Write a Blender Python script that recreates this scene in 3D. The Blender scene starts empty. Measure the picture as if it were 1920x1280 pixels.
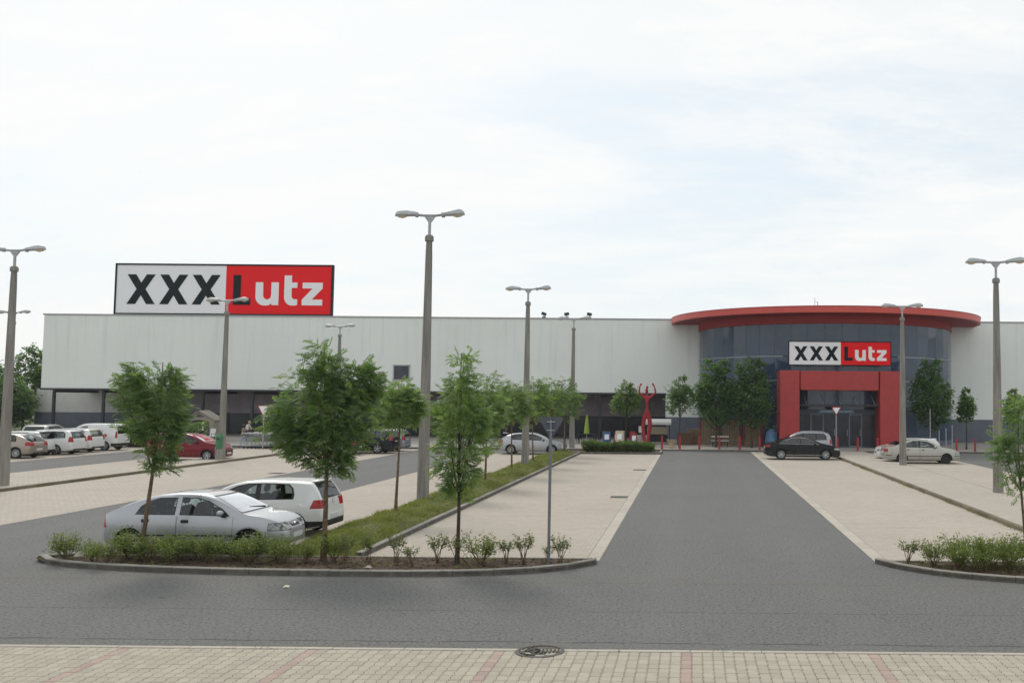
import bpy, bmesh, math, random
import numpy as np
from mathutils import Vector, Matrix

R = math.radians
PI = math.pi
scene = bpy.context.scene
COL = scene.collection
rng = np.random.default_rng(7)
random.seed(7)

# ------------------------------------------------------------------ camera
cam_d = bpy.data.cameras.new('camera')
cam = bpy.data.objects.new('camera', cam_d)
COL.objects.link(cam)
cam_d.sensor_width = 36.0
cam_d.lens = 33.75
cam_d.shift_x = -339.0 / 1920.0
cam_d.clip_start = 0.1
cam_d.clip_end = 3000.0
_p, _a = math.atan(111 / 1800), math.atan(0.0085)
_f = Vector((0, math.cos(_p), math.sin(_p)))
_u0 = Vector((0, -math.sin(_p), math.cos(_p)))
_r0 = Vector((1, 0, 0))
_r = _r0 * math.cos(_a) + _u0 * math.sin(_a)
_u = _u0 * math.cos(_a) - _r0 * math.sin(_a)
cam.matrix_world = Matrix(((_r.x, _u.x, -_f.x, 0.0), (_r.y, _u.y, -_f.y, 0.0), (_r.z, _u.z, -_f.z, 3.5), (0, 0, 0, 1)))
scene.camera = cam

# ------------------------------------------------------------------ sky and sun
SUN_ELEV, SUN_AZ = R(42), R(-30)          # azimuth from +Y towards +X
world = bpy.data.worlds.new('World')
scene.world = world
world.use_nodes = True
wn, wl = world.node_tree.nodes, world.node_tree.links
wn.clear()
w_out = wn.new('ShaderNodeOutputWorld')
w_bg = wn.new('ShaderNodeBackground')
w_bg.inputs['Strength'].default_value = 0.1
sky = wn.new('ShaderNodeTexSky')
sky.sky_type = 'NISHITA'
sky.sun_disc = False
sky.sun_elevation = SUN_ELEV
sky.sun_rotation = SUN_AZ
sky.air_density = 1.0
sky.dust_density = 2.0
tc = wn.new('ShaderNodeTexCoord')
sep = wn.new('ShaderNodeSeparateXYZ')
wl.new(tc.outputs['Generated'], sep.inputs[0])


def wmath(op, a, b=None, c=None):
    n = wn.new('ShaderNodeMath')
    n.operation = op
    for i, v in enumerate((a, b, c)):
        if v is None:
            continue
        if isinstance(v, (int, float)):
            n.inputs[i].default_value = v
        else:
            wl.new(v, n.inputs[i])
    return n.outputs[0]


zz = wmath('ADD', wmath('MAXIMUM', sep.outputs[2], 0.0), 0.22)
cx = wmath('DIVIDE', sep.outputs[0], zz)
cy = wmath('DIVIDE', sep.outputs[1], zz)
comb = wn.new('ShaderNodeCombineXYZ')
wl.new(cx, comb.inputs[0])
wl.new(cy, comb.inputs[1])


def wnoise(scale, detail, rough, off, sx=1.0, sy=1.0, rot=0.0, dist=0.0):
    mp = wn.new('ShaderNodeMapping')
    mp.inputs['Location'].default_value = (off, off * 0.7, off * 0.3)
    mp.inputs['Scale'].default_value = (sx, sy, 1)
    mp.inputs['Rotation'].default_value = (0, 0, rot)
    wl.new(comb.outputs[0], mp.inputs[0])
    n = wn.new('ShaderNodeTexNoise')
    n.inputs['Scale'].default_value = scale
    n.inputs['Detail'].default_value = detail
    n.inputs['Roughness'].default_value = rough
    n.inputs['Distortion'].default_value = dist
    wl.new(mp.outputs[0], n.inputs['Vector'])
    return n.outputs['Fac']


def wramp(fac, lo, hi):
    n = wn.new('ShaderNodeMapRange')
    n.interpolation_type = 'SMOOTHSTEP'
    n.inputs['From Min'].default_value = lo
    n.inputs['From Max'].default_value = hi
    wl.new(fac, n.inputs['Value'])
    return n.outputs['Result']


def wmix(fac, a, b):
    n = wn.new('ShaderNodeMix')
    n.data_type = 'RGBA'
    for sock, v in ((n.inputs['Factor'], fac), (n.inputs['A'], a), (n.inputs['B'], b)):
        if isinstance(v, (int, float)):
            sock.default_value = v
        elif isinstance(v, tuple):
            sock.default_value = v
        else:
            wl.new(v, sock)
    return n.outputs['Result']


c_big = wramp(wnoise(0.9, 9, 0.58, 3.1, 0.75, 1.25, R(20), 0.25), 0.42, 0.56)
c_fine = wramp(wnoise(3.6, 10, 0.68, 8.4, 0.7, 1.4, R(15), 0.35), 0.44, 0.60)
c_all = wmath('MINIMUM', wmath('ADD', wmath('MULTIPLY', c_big, 0.75), wmath('MULTIPLY', c_fine, 0.35)), 1.0)
veil = wmix(0.84, sky.outputs['Color'], (7.05, 7.75, 8.2, 1))        # thin high haze over the blue
lowhaze = wramp(sep.outputs[2], 0.26, 0.0)
veil2 = wmix(wmath('MULTIPLY', lowhaze, 0.7), veil, (7.95, 8.2, 8.2, 1))
cloudy = wmix(wmath('MULTIPLY', c_all, 0.9), veil2, (8.4, 8.42, 8.3, 1))
wl.new(cloudy, w_bg.inputs['Color'])
wl.new(w_bg.outputs[0], w_out.inputs[0])

sun_d = bpy.data.lights.new('sun', 'SUN')
sun_d.energy = 1.05
sun_d.angle = R(14)
sun_d.color = (1.0, 0.94, 0.85)
sun = bpy.data.objects.new('sun', sun_d)
COL.objects.link(sun)
_sd = Vector((math.sin(SUN_AZ) * math.cos(SUN_ELEV), math.cos(SUN_AZ) * math.cos(SUN_ELEV), math.sin(SUN_ELEV)))
sun.rotation_euler = _sd.to_track_quat('Z', 'Y').to_euler()

scene.view_settings.view_transform = 'Standard'
scene.view_settings.look = 'None'
scene.view_settings.exposure = 0.24
scene.view_settings.gamma = 1.0
scene.view_settings.use_curve_mapping = False


HAZE = 0.00028


# ------------------------------------------------------------------ materials
class NT:
    """small helper round one material's node tree"""

    def __init__(self, name):
        self.m = bpy.data.materials.new(name)
        self.m.use_nodes = True
        self.n, self.l = self.m.node_tree.nodes, self.m.node_tree.links
        self.b = self.n['Principled BSDF']
        self.out = self.n['Material Output']

    def put(self, sock, v):
        if isinstance(v, (int, float)):
            sock.default_value = v
        elif isinstance(v, (tuple, list)):
            sock.default_value = tuple(v) + ((1,) if len(v) == 3 and len(sock.default_value) == 4 else ())
        else:
            self.l.new(v, sock)

    def coord(self, kind='Object'):
        return self.n.new('ShaderNodeTexCoord').outputs[kind]

    def mapping(self, vec, scale=(1, 1, 1), loc=(0, 0, 0)):
        m = self.n.new('ShaderNodeMapping')
        m.inputs['Scale'].default_value = scale
        m.inputs['Location'].default_value = loc
        self.l.new(vec, m.inputs[0])
        return m.outputs[0]

    def noise(self, vec, scale, detail=4, rough=0.55, dist=0.0):
        n = self.n.new('ShaderNodeTexNoise')
        n.inputs['Scale'].default_value = scale
        n.inputs['Detail'].default_value = detail
        n.inputs['Roughness'].default_value = rough
        n.inputs['Distortion'].default_value = dist
        self.l.new(vec, n.inputs['Vector'])
        return n.outputs['Fac']

    def ramp(self, fac, lo, hi, a=0.0, b=1.0):
        n = self.n.new('ShaderNodeMapRange')
        n.interpolation_type = 'SMOOTHSTEP'
        for k, v in (('From Min', lo), ('From Max', hi), ('To Min', a), ('To Max', b)):
            n.inputs[k].default_value = v
        self.l.new(fac, n.inputs['Value'])
        return n.outputs['Result']

    def math(self, op, a, b=None):
        n = self.n.new('ShaderNodeMath')
        n.operation = op
        self.put(n.inputs[0], a)
        if b is not None:
            self.put(n.inputs[1], b)
        return n.outputs[0]

    def mix(self, fac, a, b, blend='MIX'):
        n = self.n.new('ShaderNodeMix')
        n.data_type = 'RGBA'
        n.blend_type = blend
        self.put(n.inputs['Factor'], fac)
        self.put(n.inputs['A'], a)
        self.put(n.inputs['B'], b)
        return n.outputs['Result']

    def bump(self, h, strength=0.3, dist=0.01):
        n = self.n.new('ShaderNodeBump')
        n.inputs['Strength'].default_value = strength
        n.inputs['Distance'].default_value = dist
        self.l.new(h, n.inputs['Height'])
        self.l.new(n.outputs[0], self.b.inputs['Normal'])

    def sepxyz(self, vec):
        s = self.n.new('ShaderNodeSeparateXYZ')
        self.l.new(vec, s.inputs[0])
        return s.outputs

    def base(self, col=None, rough=None, metal=None, spec=None):
        if col is not None:
            self.put(self.b.inputs['Base Color'], col)
        if rough is not None:
            self.put(self.b.inputs['Roughness'], rough)
        if metal is not None:
            self.put(self.b.inputs['Metallic'], metal)
        if spec is not None:
            self.put(self.b.inputs['Specular IOR Level'], spec)
        return self.m


def scl(c, k):
    return tuple(x * k for x in c)


def plain(name, c, rough=0.6, metal=0.0, var=0.12, scale=6.0, spec=0.5, bump=0.0):
    t = NT(name)
    co = t.coord()
    n = t.noise(co, scale, 5, 0.6)
    col = t.mix(t.ramp(n, 0.3, 0.7), scl(c, 1 - var), scl(c, 1 + var))
    t.base(col, t.ramp(n, 0.3, 0.7, rough * 0.9, min(1, rough * 1.1)), metal, spec)
    if bump:
        t.bump(t.noise(co, scale * 8, 3), bump, 0.01)
    return t.m


def car_paint(name, c, metal=0.0, rough=0.35, coat=0.9):
    t = NT(name)
    co = t.coord()
    z = t.sepxyz(co)[2]
    dirt = t.math('MULTIPLY', t.ramp(z, 0.75, 0.2), t.ramp(t.noise(co, 5, 5), 0.2, 0.8))
    col = t.mix(t.math('MULTIPLY', dirt, 0.35), c, (0.16, 0.145, 0.125))
    geo = t.n.new('ShaderNodeNewGeometry')
    col = t.mix(geo.outputs['Backfacing'], col, (0.02, 0.02, 0.02))
    t.base(col, rough, metal, 0.5 if coat > .6 else 0.06)
    t.b.inputs['Coat Weight'].default_value = coat
    t.b.inputs['Coat Roughness'].default_value = 0.06
    return t.m


def glass_sheet(name, tint, refl=1.0, rough=0.02):
    t = NT(name)
    tr = t.n.new('ShaderNodeBsdfTransparent')
    tr.inputs[0].default_value = tint + (1,)
    gl = t.n.new('ShaderNodeBsdfGlossy')
    gl.inputs['Roughness'].default_value = rough
    gl.inputs['Color'].default_value = (0.95, 0.97, 1, 1)
    fr = t.n.new('ShaderNodeFresnel')
    fr.inputs['IOR'].default_value = 1.52
    mx = t.n.new('ShaderNodeMixShader')
    f = t.math('MINIMUM', t.math('ADD', t.math('MULTIPLY', fr.outputs[0], refl), 0.03), 1.0)
    t.l.new(f, mx.inputs[0])
    t.l.new(tr.outputs[0], mx.inputs[1])
    t.l.new(gl.outputs[0], mx.inputs[2])
    t.l.new(mx.outputs[0], t.out.inputs['Surface'])
    return t.m


def mat_asphalt():
    t = NT('asphalt')
    co = t.coord()
    big = t.noise(co, 0.12, 6, 0.6)
    mid = t.noise(co, 1.3, 6, 0.65)
    grain = t.noise(co, 55, 3, 0.7)
    agg = t.n.new('ShaderNodeTexVoronoi')
    agg.inputs['Scale'].default_value = 70
    t.l.new(co, agg.inputs['Vector'])
    c1 = t.mix(t.ramp(big, 0.3, 0.7), (0.114, 0.113, 0.106), (0.138, 0.136, 0.127))
    c2 = t.mix(t.math('MULTIPLY', t.ramp(mid, 0.45, 0.75), 0.45), c1, (0.085, 0.084, 0.083))
    c3 = t.mix(t.ramp(grain, 0.3, 0.75, 0.0, 0.6), c2, (0.205, 0.20, 0.192))
    spk = t.noise(co, 17, 3, 0.85)
    c3 = t.mix(t.ramp(spk, 0.50, 0.62, 0.0, 0.85), c3, (0.045, 0.044, 0.043))
    spl = t.noise(t.mapping(co, (1, 1, 1), (3.3, 7.1, 0)), 19, 3, 0.85)
    c3 = t.mix(t.ramp(spl, 0.50, 0.62, 0.0, 0.8), c3, (0.225, 0.217, 0.206))
    c3 = t.mix(t.ramp(agg.outputs['Distance'], 0.0, 0.35, 0.35, 0.0), c3, (0.30, 0.29, 0.27))
    # wheel paths along the lane and paving seams across the road
    s = t.sepxyz(co)
    wob = t.math('MULTIPLY', t.math('SUBTRACT', t.noise(co, 0.9, 5, 0.7), 0.5), 0.22)
    y = t.math('ADD', s[1], wob)
    col = c3
    for yy, wd, k in ((14.12, 0.016, 0.8), (16.15, 0.014, 0.5), (18.65, 0.014, 0.35)):
        d = t.math('ABSOLUTE', t.math('SUBTRACT', y, yy))
        brk = t.ramp(t.noise(t.mapping(co, (0.5, 3, 1)), 1.7, 4), 0.38, 0.52)
        col = t.mix(t.math('MULTIPLY', t.ramp(d, wd, wd * 2.2, k, 0.0), brk), col, (0.045, 0.045, 0.046))
    xw = t.math('ADD', s[0], t.math('MULTIPLY', t.math('SUBTRACT', t.noise(co, 0.25, 3), 0.5), 0.6))
    for xx in (-0.55, 2.55, 1.05, -15.2, -17.0):
        d = t.math('ABSOLUTE', t.math('SUBTRACT', xw, xx))
        col = t.mix(t.ramp(d, 0.05, 0.55, 0.07, 0.0), col, (0.225, 0.222, 0.215) if xx != 1.05 else (0.10, 0.10, 0.10))
    stain = t.ramp(t.noise(co, 0.55, 5, 0.6, 0.6), 0.62, 0.74)
    col = t.mix(t.math('MULTIPLY', stain, 0.5), col, (0.095, 0.093, 0.092))
    vc = t.n.new('ShaderNodeTexVoronoi')
    vc.feature = 'DISTANCE_TO_EDGE'
    vc.inputs['Scale'].default_value = 0.33
    wv = t.n.new('ShaderNodeMapping')
    t.l.new(co, wv.inputs[0])
    nz = t.n.new('ShaderNodeTexNoise')
    nz.inputs['Scale'].default_value = 1.4
    nz.inputs['Detail'].default_value = 6
    t.l.new(co, nz.inputs['Vector'])
    vm = t.n.new('ShaderNodeVectorMath')
    vm.operation = 'MULTIPLY_ADD'
    t.l.new(nz.outputs['Color'], vm.inputs[0])
    vm.inputs[1].default_value = (0.9, 0.9, 0)
    t.l.new(wv.outputs[0], vm.inputs[2])
    t.l.new(vm.outputs[0], vc.inputs['Vector'])
    crk = t.math('MULTIPLY', t.ramp(vc.outputs['Distance'], 0.0, 0.010, 0.22, 0.0), t.ramp(t.noise(co, 0.35, 3), 0.55, 0.66))
    col = t.mix(crk, col, (0.035, 0.034, 0.033))
    dr = t.ramp(t.noise(co, 3.1, 3, 0.5, 0.3), 0.70, 0.76)
    col = t.mix(t.math('MULTIPLY', dr, 0.5), col, (0.05, 0.049, 0.048))
    yk = t.ramp(t.math('ABSOLUTE', t.math('SUBTRACT', s[1], 18.75)), 0.15, 0.75, 0.35, 0.0)
    yk2 = t.ramp(s[1], 13.75, 14.1, 0.45, 0.0)
    dk = t.math('MULTIPLY', t.math('MAXIMUM', yk, yk2), t.ramp(t.noise(co, 2.2, 5, 0.7), 0.35, 0.7))
    col = t.mix(dk, col, (0.15, 0.132, 0.105))
    t.base(col, 0.88, 0, 0.35)
    t.bump(grain, 0.5, 0.006)
    return t.m


def mat_paving(name, c_lo, c_hi, bw=0.2, bh=0.145, rot=False, joint=(0.23, 0.2, 0.165)):
    """block paving too far off to tell the blocks apart: joints in the material"""
    t = NT(name)
    co = t.coord()
    br = t.n.new('ShaderNodeTexBrick')
    br.offset = 0.5
    br.inputs['Scale'].default_value = 1.0
    br.inputs['Brick Width'].default_value = bw
    br.inputs['Row Height'].default_value = bh
    br.inputs['Mortar Size'].default_value = 0.006
    br.inputs['Mortar Smooth'].default_value = 0.3
    br.inputs['Color1'].default_value = c_lo + (1,)
    br.inputs['Color2'].default_value = c_hi + (1,)
    br.inputs['Mortar'].default_value = joint + (1,)
    v = co
    if rot:
        m = t.n.new('ShaderNodeMapping')
        m.inputs['Rotation'].default_value = (0, 0, PI / 2)
        t.l.new(co, m.inputs[0])
        v = m.outputs[0]
    t.l.new(v, br.inputs['Vector'])
    big = t.noise(co, 0.22, 6, 0.65)
    c = t.mix(t.ramp(big, 0.3, 0.75, 0.0, 0.5), br.outputs['Color'], scl(c_lo, 0.82))
    # tyre-dirty courses running across the bays
    st = t.noise(t.mapping(co, (0.12, 1.6, 1)), 1.0, 5, 0.7)
    c = t.mix(t.ramp(st, 0.56, 0.75, 0.0, 0.55), c, scl(c_lo, 0.66))
    sp = t.noise(co, 2.3, 6, 0.7, 0.5)
    c = t.mix(t.ramp(sp, 0.63, 0.72, 0.0, 0.6), c, (0.19, 0.165, 0.13))
    t.base(c, 0.9, 0, 0.3)
    t.bump(br.outputs['Fac'], -0.4, 0.006)
    return t.m


def mat_piece(name, c, var=0.18, dirt=(0.2, 0.17, 0.13), dirt_k=0.4, rough=0.9, face=0.0):
    """concrete pieces: every block its own tone"""
    t = NT(name)
    co = t.coord()
    oi = t.n.new('ShaderNodeObjectInfo')
    geo = t.n.new('ShaderNodeNewGeometry')
    rnd = t.math('FRACT', t.math('ADD', oi.outputs['Random'], t.math('MULTIPLY', geo.outputs['Random Per Island'], 7.31)))
    col = t.mix(rnd, scl(c, 1 - var), scl(c, 1 + var))
    pos = geo.outputs['Position']
    n1 = t.noise(pos, 3.0, 6, 0.7)
    col = t.mix(t.ramp(n1, 0.5, 0.75, 0.0, dirt_k), col, dirt)
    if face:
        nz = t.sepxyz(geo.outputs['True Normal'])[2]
        col = t.mix(t.math('MULTIPLY', t.ramp(nz, 0.8, 0.3, 0.0, face), t.ramp(t.noise(pos, 4, 5, 0.7), 0.2, 0.6, 0.55, 1.0)), col, (0.055, 0.05, 0.043))  # upright faces darkened: grime, with the kerb front's shade put into the colour
    gr = t.noise(pos, 120, 3, 0.7)
    col = t.mix(t.ramp(gr, 0.3, 0.8, 0.0, 0.3), col, scl(c, 0.62))
    t.base(col, rough, 0, 0.3)
    t.bump(gr, 0.35, 0.004)
    return t.m


def mat_leaf(name, c0, c1, c2, trans=0.35):
    t = NT(name)
    geo = t.n.new('ShaderNodeNewGeometry')
    rnd = geo.outputs['Random Per Island']
    n = t.noise(t.coord(), 1.6, 3)
    col = t.mix(t.ramp(rnd, 0.0, 1.0), c0, c1)
    col = t.mix(t.ramp(n, 0.48, 0.72, 0.0, 0.75), col, c2)
    t.base(col, 0.5, 0, 0.35)
    tl = t.n.new('ShaderNodeBsdfTranslucent')
    t.l.new(t.mix(1.0, col, (1.5, 1.6, 0.7), 'MULTIPLY'), tl.inputs[0])
    mx = t.n.new('ShaderNodeMixShader')
    mx.inputs[0].default_value = trans
    t.l.new(t.b.outputs[0], mx.inputs[1])
    t.l.new(tl.outputs[0], mx.inputs[2])
    t.l.new(mx.outputs[0], t.out.inputs['Surface'])
    return t.m


def mat_wall(name, c):
    t = NT(name)
    co = t.coord()
    s = t.sepxyz(co)
    big = t.noise(co, 0.12, 5, 0.6)
    col = t.mix(t.ramp(big, 0.3, 0.7), scl(c, 0.95), scl(c, 1.02))
    streak = t.noise(t.mapping(co, (1.1, 1.1, 0.06)), 1.6, 6, 0.7)
    top = t.ramp(s[2], 4.6, 10.4, 0.35, 1.0)
    col = t.mix(t.math('MULTIPLY', t.ramp(streak, 0.48, 0.75, 0.0, 0.4), top), col, scl(c, 0.62))
    # panel seams, 1.0 m sheets, and faint horizontal ribs
    fx = t.math('ABSOLUTE', t.math('SUBTRACT', t.math('FRACT', t.math('MULTIPLY', s[0], 0.5)), 0.5))
    col = t.mix(t.ramp(fx, 0.0, 0.006, 0.10, 0.0), col, scl(c, 0.5))
    rib = t.math('ABSOLUTE', t.math('SUBTRACT', t.math('FRACT', t.math('MULTIPLY', s[2], 4.0)), 0.5))
    t.base(col, 0.55, 0, 0.4)
    t.bump(rib, 0.25, 0.02)
    return t.m


def mat_concrete_pole():
    t = NT('pole concrete')
    co = t.coord()
    st = t.noise(t.mapping(co, (9, 9, 0.5)), 1.0, 6, 0.7)
    col = t.mix(t.ramp(st, 0.3, 0.7), (0.17, 0.155, 0.135), (0.29, 0.275, 0.25))
    gr = t.noise(co, 60, 3)
    col = t.mix(t.ramp(gr, 0.5, 0.8, 0, 0.4), col, (0.13, 0.12, 0.105))
    z = t.sepxyz(co)[2]
    col = t.mix(t.ramp(z, 0.5, 0.0, 0.0, 0.5), col, (0.30, 0.285, 0.255))
    t.base(col, 0.9, 0, 0.3)
    t.bump(gr, 0.4, 0.005)
    return t.m


def mat_drum_glass():
    t = NT('blue grey facade glass')
    co = t.coord()
    n = t.noise(co, 0.7, 3)
    oi = t.n.new('ShaderNodeObjectInfo')
    c = t.mix(oi.outputs['Random'], (0.036, 0.062, 0.112), (0.040, 0.067, 0.118))
    lo = t.noise(t.mapping(co, (0.5, 0.5, 0.9)), 1.0, 5, 0.65)
    c = t.mix(t.ramp(lo, 0.42, 0.7, 0.0, 0.55), c, (0.022, 0.032, 0.05))  # darker patches painted into the glass colour for reflected trees
    t.base(c, 0.06, 0, 0.5)
    t.b.inputs['IOR'].default_value = 1.55
    t.bump(n, 0.04, 0.05)
    return t.m


M = {}
M['asphalt'] = mat_asphalt()
M['bay'] = mat_paving('bay block paving', (0.462, 0.402, 0.334), (0.528, 0.462, 0.388), joint=(0.27, 0.23, 0.19))
M['walk'] = mat_paving('walkway block paving', (0.455, 0.402, 0.338), (0.522, 0.464, 0.392))
M['apron'] = mat_paving('store apron paving', (0.34, 0.315, 0.28), (0.42, 0.385, 0.345))
M['paver'] = mat_piece('paver cream', (0.455, 0.405, 0.325), 0.085, (0.27, 0.24, 0.19), 0.45)
M['paver_pink'] = mat_piece('paver pink', (0.43, 0.325, 0.278), 0.10, (0.30, 0.22, 0.18), 0.35)
M['joint'] = plain('paving joint sand', (0.19, 0.16, 0.12), 0.95, 0, 0.3, 14)
M['edging'] = mat_piece('edging stone', (0.51, 0.458, 0.385), 0.07, (0.3, 0.26, 0.2), 0.4)
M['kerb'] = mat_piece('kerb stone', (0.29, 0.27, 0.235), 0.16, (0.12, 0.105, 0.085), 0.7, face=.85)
M['kerb_brown'] = mat_piece('weathered brown kerb', (0.175, 0.145, 0.10), 0.25, (0.07, 0.065, 0.04), 0.7)
M['soil'] = plain('dry soil', (0.105, 0.072, 0.052), 0.95, 0, 0.45, 5, 0.2, 0.8)
M['earth'] = plain('rough grass land', (0.07, 0.085, 0.035), 0.95, 0, 0.3, 0.4, 0.2)
M['turf'] = plain('turf', (0.135, 0.13, 0.05), 0.95, 0, 0.35, 4, 0.2, 0.6)
M['grass'] = mat_leaf('grass blades', (0.132, 0.168, 0.042), (0.238, 0.245, 0.086), (0.317, 0.288, 0.132), 0.4)
M['wall'] = mat_wall('white metal cladding', (0.785, 0.81, 0.765))
M['wall_plain'] = plain('white render', (0.62, 0.61, 0.58), 0.8, 0, 0.06, 1.2)
M['wall_grey'] = plain('blue grey plinth', (0.125, 0.142, 0.178), 0.7, 0, 0.12, 1.5)
M['coping'] = plain('metal coping', (0.36, 0.36, 0.36), 0.5, 0.3, 0.1)
M['dark_metal'] = plain('dark steel', (0.03, 0.031, 0.036), 0.5, 0.2, 0.15)
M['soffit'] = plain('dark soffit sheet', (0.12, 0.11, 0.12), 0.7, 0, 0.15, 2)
M['shop_glass'] = plain('shop front glass', (0.045, 0.047, 0.062), 0.12, 0, 0.2, 1.0, 0.35)
M['back_panel'] = plain('shade toned plum panel', (0.32, 0.285, 0.31), 0.7, 0, 0.15, 1.5)  # dark tone puts the shade at the arcade back into the colour
M['drum_glass'] = mat_drum_glass()
M['mullion'] = plain('mullion', (0.045, 0.06, 0.09), 0.4, 0.3, 0.1)
M['transom'] = plain('pale transom', (0.3, 0.32, 0.35), 0.4, 0.5, 0.1)
M['red'] = plain('red render', (0.40, 0.046, 0.046), 0.5, 0, 0.08, 2.5, 0.35)
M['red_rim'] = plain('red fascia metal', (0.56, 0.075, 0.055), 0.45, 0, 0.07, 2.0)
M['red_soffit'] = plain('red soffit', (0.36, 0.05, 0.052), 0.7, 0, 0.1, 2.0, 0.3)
M['sign_white'] = plain('sign white', (0.85, 0.85, 0.85), 0.5, 0, 0.01)
M['sign_red'] = plain('sign red', (0.84, 0.005, 0.010), 0.5, 0, 0.02, 6, 0.2)
M['sign_black'] = plain('sign black', (0.004, 0.010, 0.013), 0.6, 0, 0.1, 6, 0.2)
M['pole'] = mat_concrete_pole()
M['galv'] = plain('galvanised steel', (0.40, 0.405, 0.41), 0.5, 0.45, 0.12, 8)
M['sign_back'] = plain('grey sign back', (0.10, 0.11, 0.128), 0.55, 0.3, 0.08, 3)
M['sign_post'] = plain('sign post', (0.20, 0.21, 0.24), 0.45, 0.5, 0.1, 6)
M['lamp_shell'] = plain('lamp housing', (0.42, 0.43, 0.43), 0.4, 0.3, 0.1, 5)
M['lamp_lens'] = plain('lamp lens', (0.62, 0.54, 0.36), 0.25, 0, 0.1, 9)
M['bark'] = plain('bark', (0.15, 0.105, 0.065), 0.95, 0, 0.4, 14, 0.2, 0.8)
M['bark_dark'] = plain('dark bark', (0.075, 0.058, 0.045), 0.95, 0, 0.3, 14, 0.2, 0.6)
M['leaf_ash'] = mat_leaf('ash leaves', (0.099, 0.168, 0.075), (0.171, 0.249, 0.103), (0.248, 0.310, 0.132), 0.5)
M['leaf_ash2'] = mat_leaf('light ash leaves', (0.124, 0.200, 0.086), (0.204, 0.282, 0.113), (0.280, 0.341, 0.150), 0.5)
M['leaf_dark'] = mat_leaf('dark lime leaves', (0.073, 0.143, 0.073), (0.134, 0.216, 0.096), (0.184, 0.270, 0.107), 0.5)
M['leaf_mid'] = mat_leaf('maple leaves', (0.082, 0.150, 0.073), (0.139, 0.219, 0.093), (0.196, 0.272, 0.113), 0.5)
M['leaf_shrub'] = mat_leaf('shrub leaves', (0.122, 0.170, 0.057), (0.204, 0.249, 0.083), (0.295, 0.329, 0.104), 0.48)
M['leaf_sparse'] = mat_leaf('sparse shrub leaves', (0.11, 0.145, 0.06), (0.17, 0.20, 0.08), (0.22, 0.245, 0.10), 0.45)
M['leaf_hedge'] = mat_leaf('hedge leaves', (0.057, 0.103, 0.035), (0.101, 0.157, 0.050), (0.159, 0.194, 0.064), 0.5)
M['tyre'] = plain('tyre rubber', (0.016, 0.016, 0.017), 0.85, 0, 0.2)
M['alloy'] = plain('alloy', (0.46, 0.465, 0.475), 0.35, 0.7, 0.1)
M['rim_dark'] = plain('black steel wheel', (0.018, 0.018, 0.02), 0.5, 0.2, 0.2)
M['black'] = plain('black plastic', (0.014, 0.014, 0.015), 0.55, 0, 0.15)
M['trim'] = plain('window rubber', (0.010, 0.010, 0.011), 0.5, 0, 0.1)
M['chrome'] = plain('chrome', (0.75, 0.76, 0.78), 0.18, 0.9, 0.05)
M['interior'] = plain('car interior', (0.035, 0.036, 0.042), 0.9, 0, 0.2)
M['glass'] = glass_sheet('car glass', (0.72, 0.80, 0.78), 0.7)
M['glass_tint'] = glass_sheet('tinted car glass', (0.22, 0.26, 0.26), 1.0)
M['glass_wind'] = glass_sheet('windscreen glass', (0.55, 0.64, 0.62), 3.2, 0.08)
M['tail'] = plain('tail light red', (0.36, 0.012, 0.014), 0.2, 0, 0.15, 9)
M['tail_clear'] = plain('tail light clear', (0.55, 0.42, 0.36), 0.2, 0, 0.1, 9)
M['amber'] = plain('amber lens', (0.65, 0.20, 0.02), 0.25, 0, 0.1, 9)
M['head'] = plain('headlight', (0.30, 0.30, 0.29), 0.10, 0.6, 0.5, 14)
M['plate'] = plain('number plate', (0.62, 0.63, 0.63), 0.5, 0, 0.05, 9)
M['bin_green'] = plain('green bin plastic', (0.055, 0.19, 0.09), 0.6, 0, 0.15, 4)
M['bollard'] = plain('red bollard', (0.36, 0.022, 0.03), 0.7, 0, 0.1)
M['wood'] = plain('pale timber', (0.24, 0.17, 0.105), 0.85, 0, 0.25, 5)
M['wood_dark'] = plain('brown timber', (0.15, 0.085, 0.05), 0.85, 0, 0.25, 5)
M['shed'] = plain('beige shed resin', (0.30, 0.265, 0.22), 0.8, 0, 0.1, 3)
M['shed_dark'] = plain('brown shed door', (0.095, 0.080, 0.072), 0.8, 0, 0.15, 3)
M['iron'] = plain('cast iron', (0.125, 0.115, 0.10), 0.75, 0.4, 0.4, 20, 0.4, 0.6)
M['paper'] = plain('paper', (0.72, 0.70, 0.52), 0.8, 0, 0.08, 9)
M['white'] = plain('white plastic', (0.68, 0.68, 0.66), 0.5, 0, 0.05)
M['cream'] = plain('cream cloth', (0.62, 0.54, 0.40), 0.9, 0, 0.08)
M['blue'] = plain('blue plastic', (0.045, 0.12, 0.27), 0.5, 0, 0.1)
M['sky_blue'] = plain('pale blue board', (0.10, 0.235, 0.40), 0.5, 0, 0.1)
M['lime'] = plain('lime canvas', (0.27, 0.36, 0.05), 0.85, 0, 0.12)
M['decal_yellow'] = plain('yellow decal', (0.72, 0.56, 0.10), 0.5, 0, 0.2, 5)
M['decal_red'] = plain('red decal', (0.50, 0.06, 0.03), 0.5, 0, 0.2, 5)
M['skin'] = plain('skin', (0.42, 0.24, 0.17), 0.6, 0, 0.05)
M['hair'] = plain('dark hair', (0.03, 0.02, 0.014), 0.7, 0, 0.2)
M['hair_fair'] = plain('fair hair', (0.40, 0.29, 0.14), 0.7, 0, 0.2)
M['jeans'] = plain('pale blue trousers', (0.42, 0.49, 0.56), 0.9, 0, 0.1)
M['top_pattern'] = plain('patterned top', (0.22, 0.16, 0.15), 0.9, 0, 0.9, 22)
M['shirt'] = plain('pale shirt', (0.62, 0.60, 0.57), 0.9, 0, 0.08)
M['shorts'] = plain('brown shorts', (0.10, 0.06, 0.05), 0.9, 0, 0.1)
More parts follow.
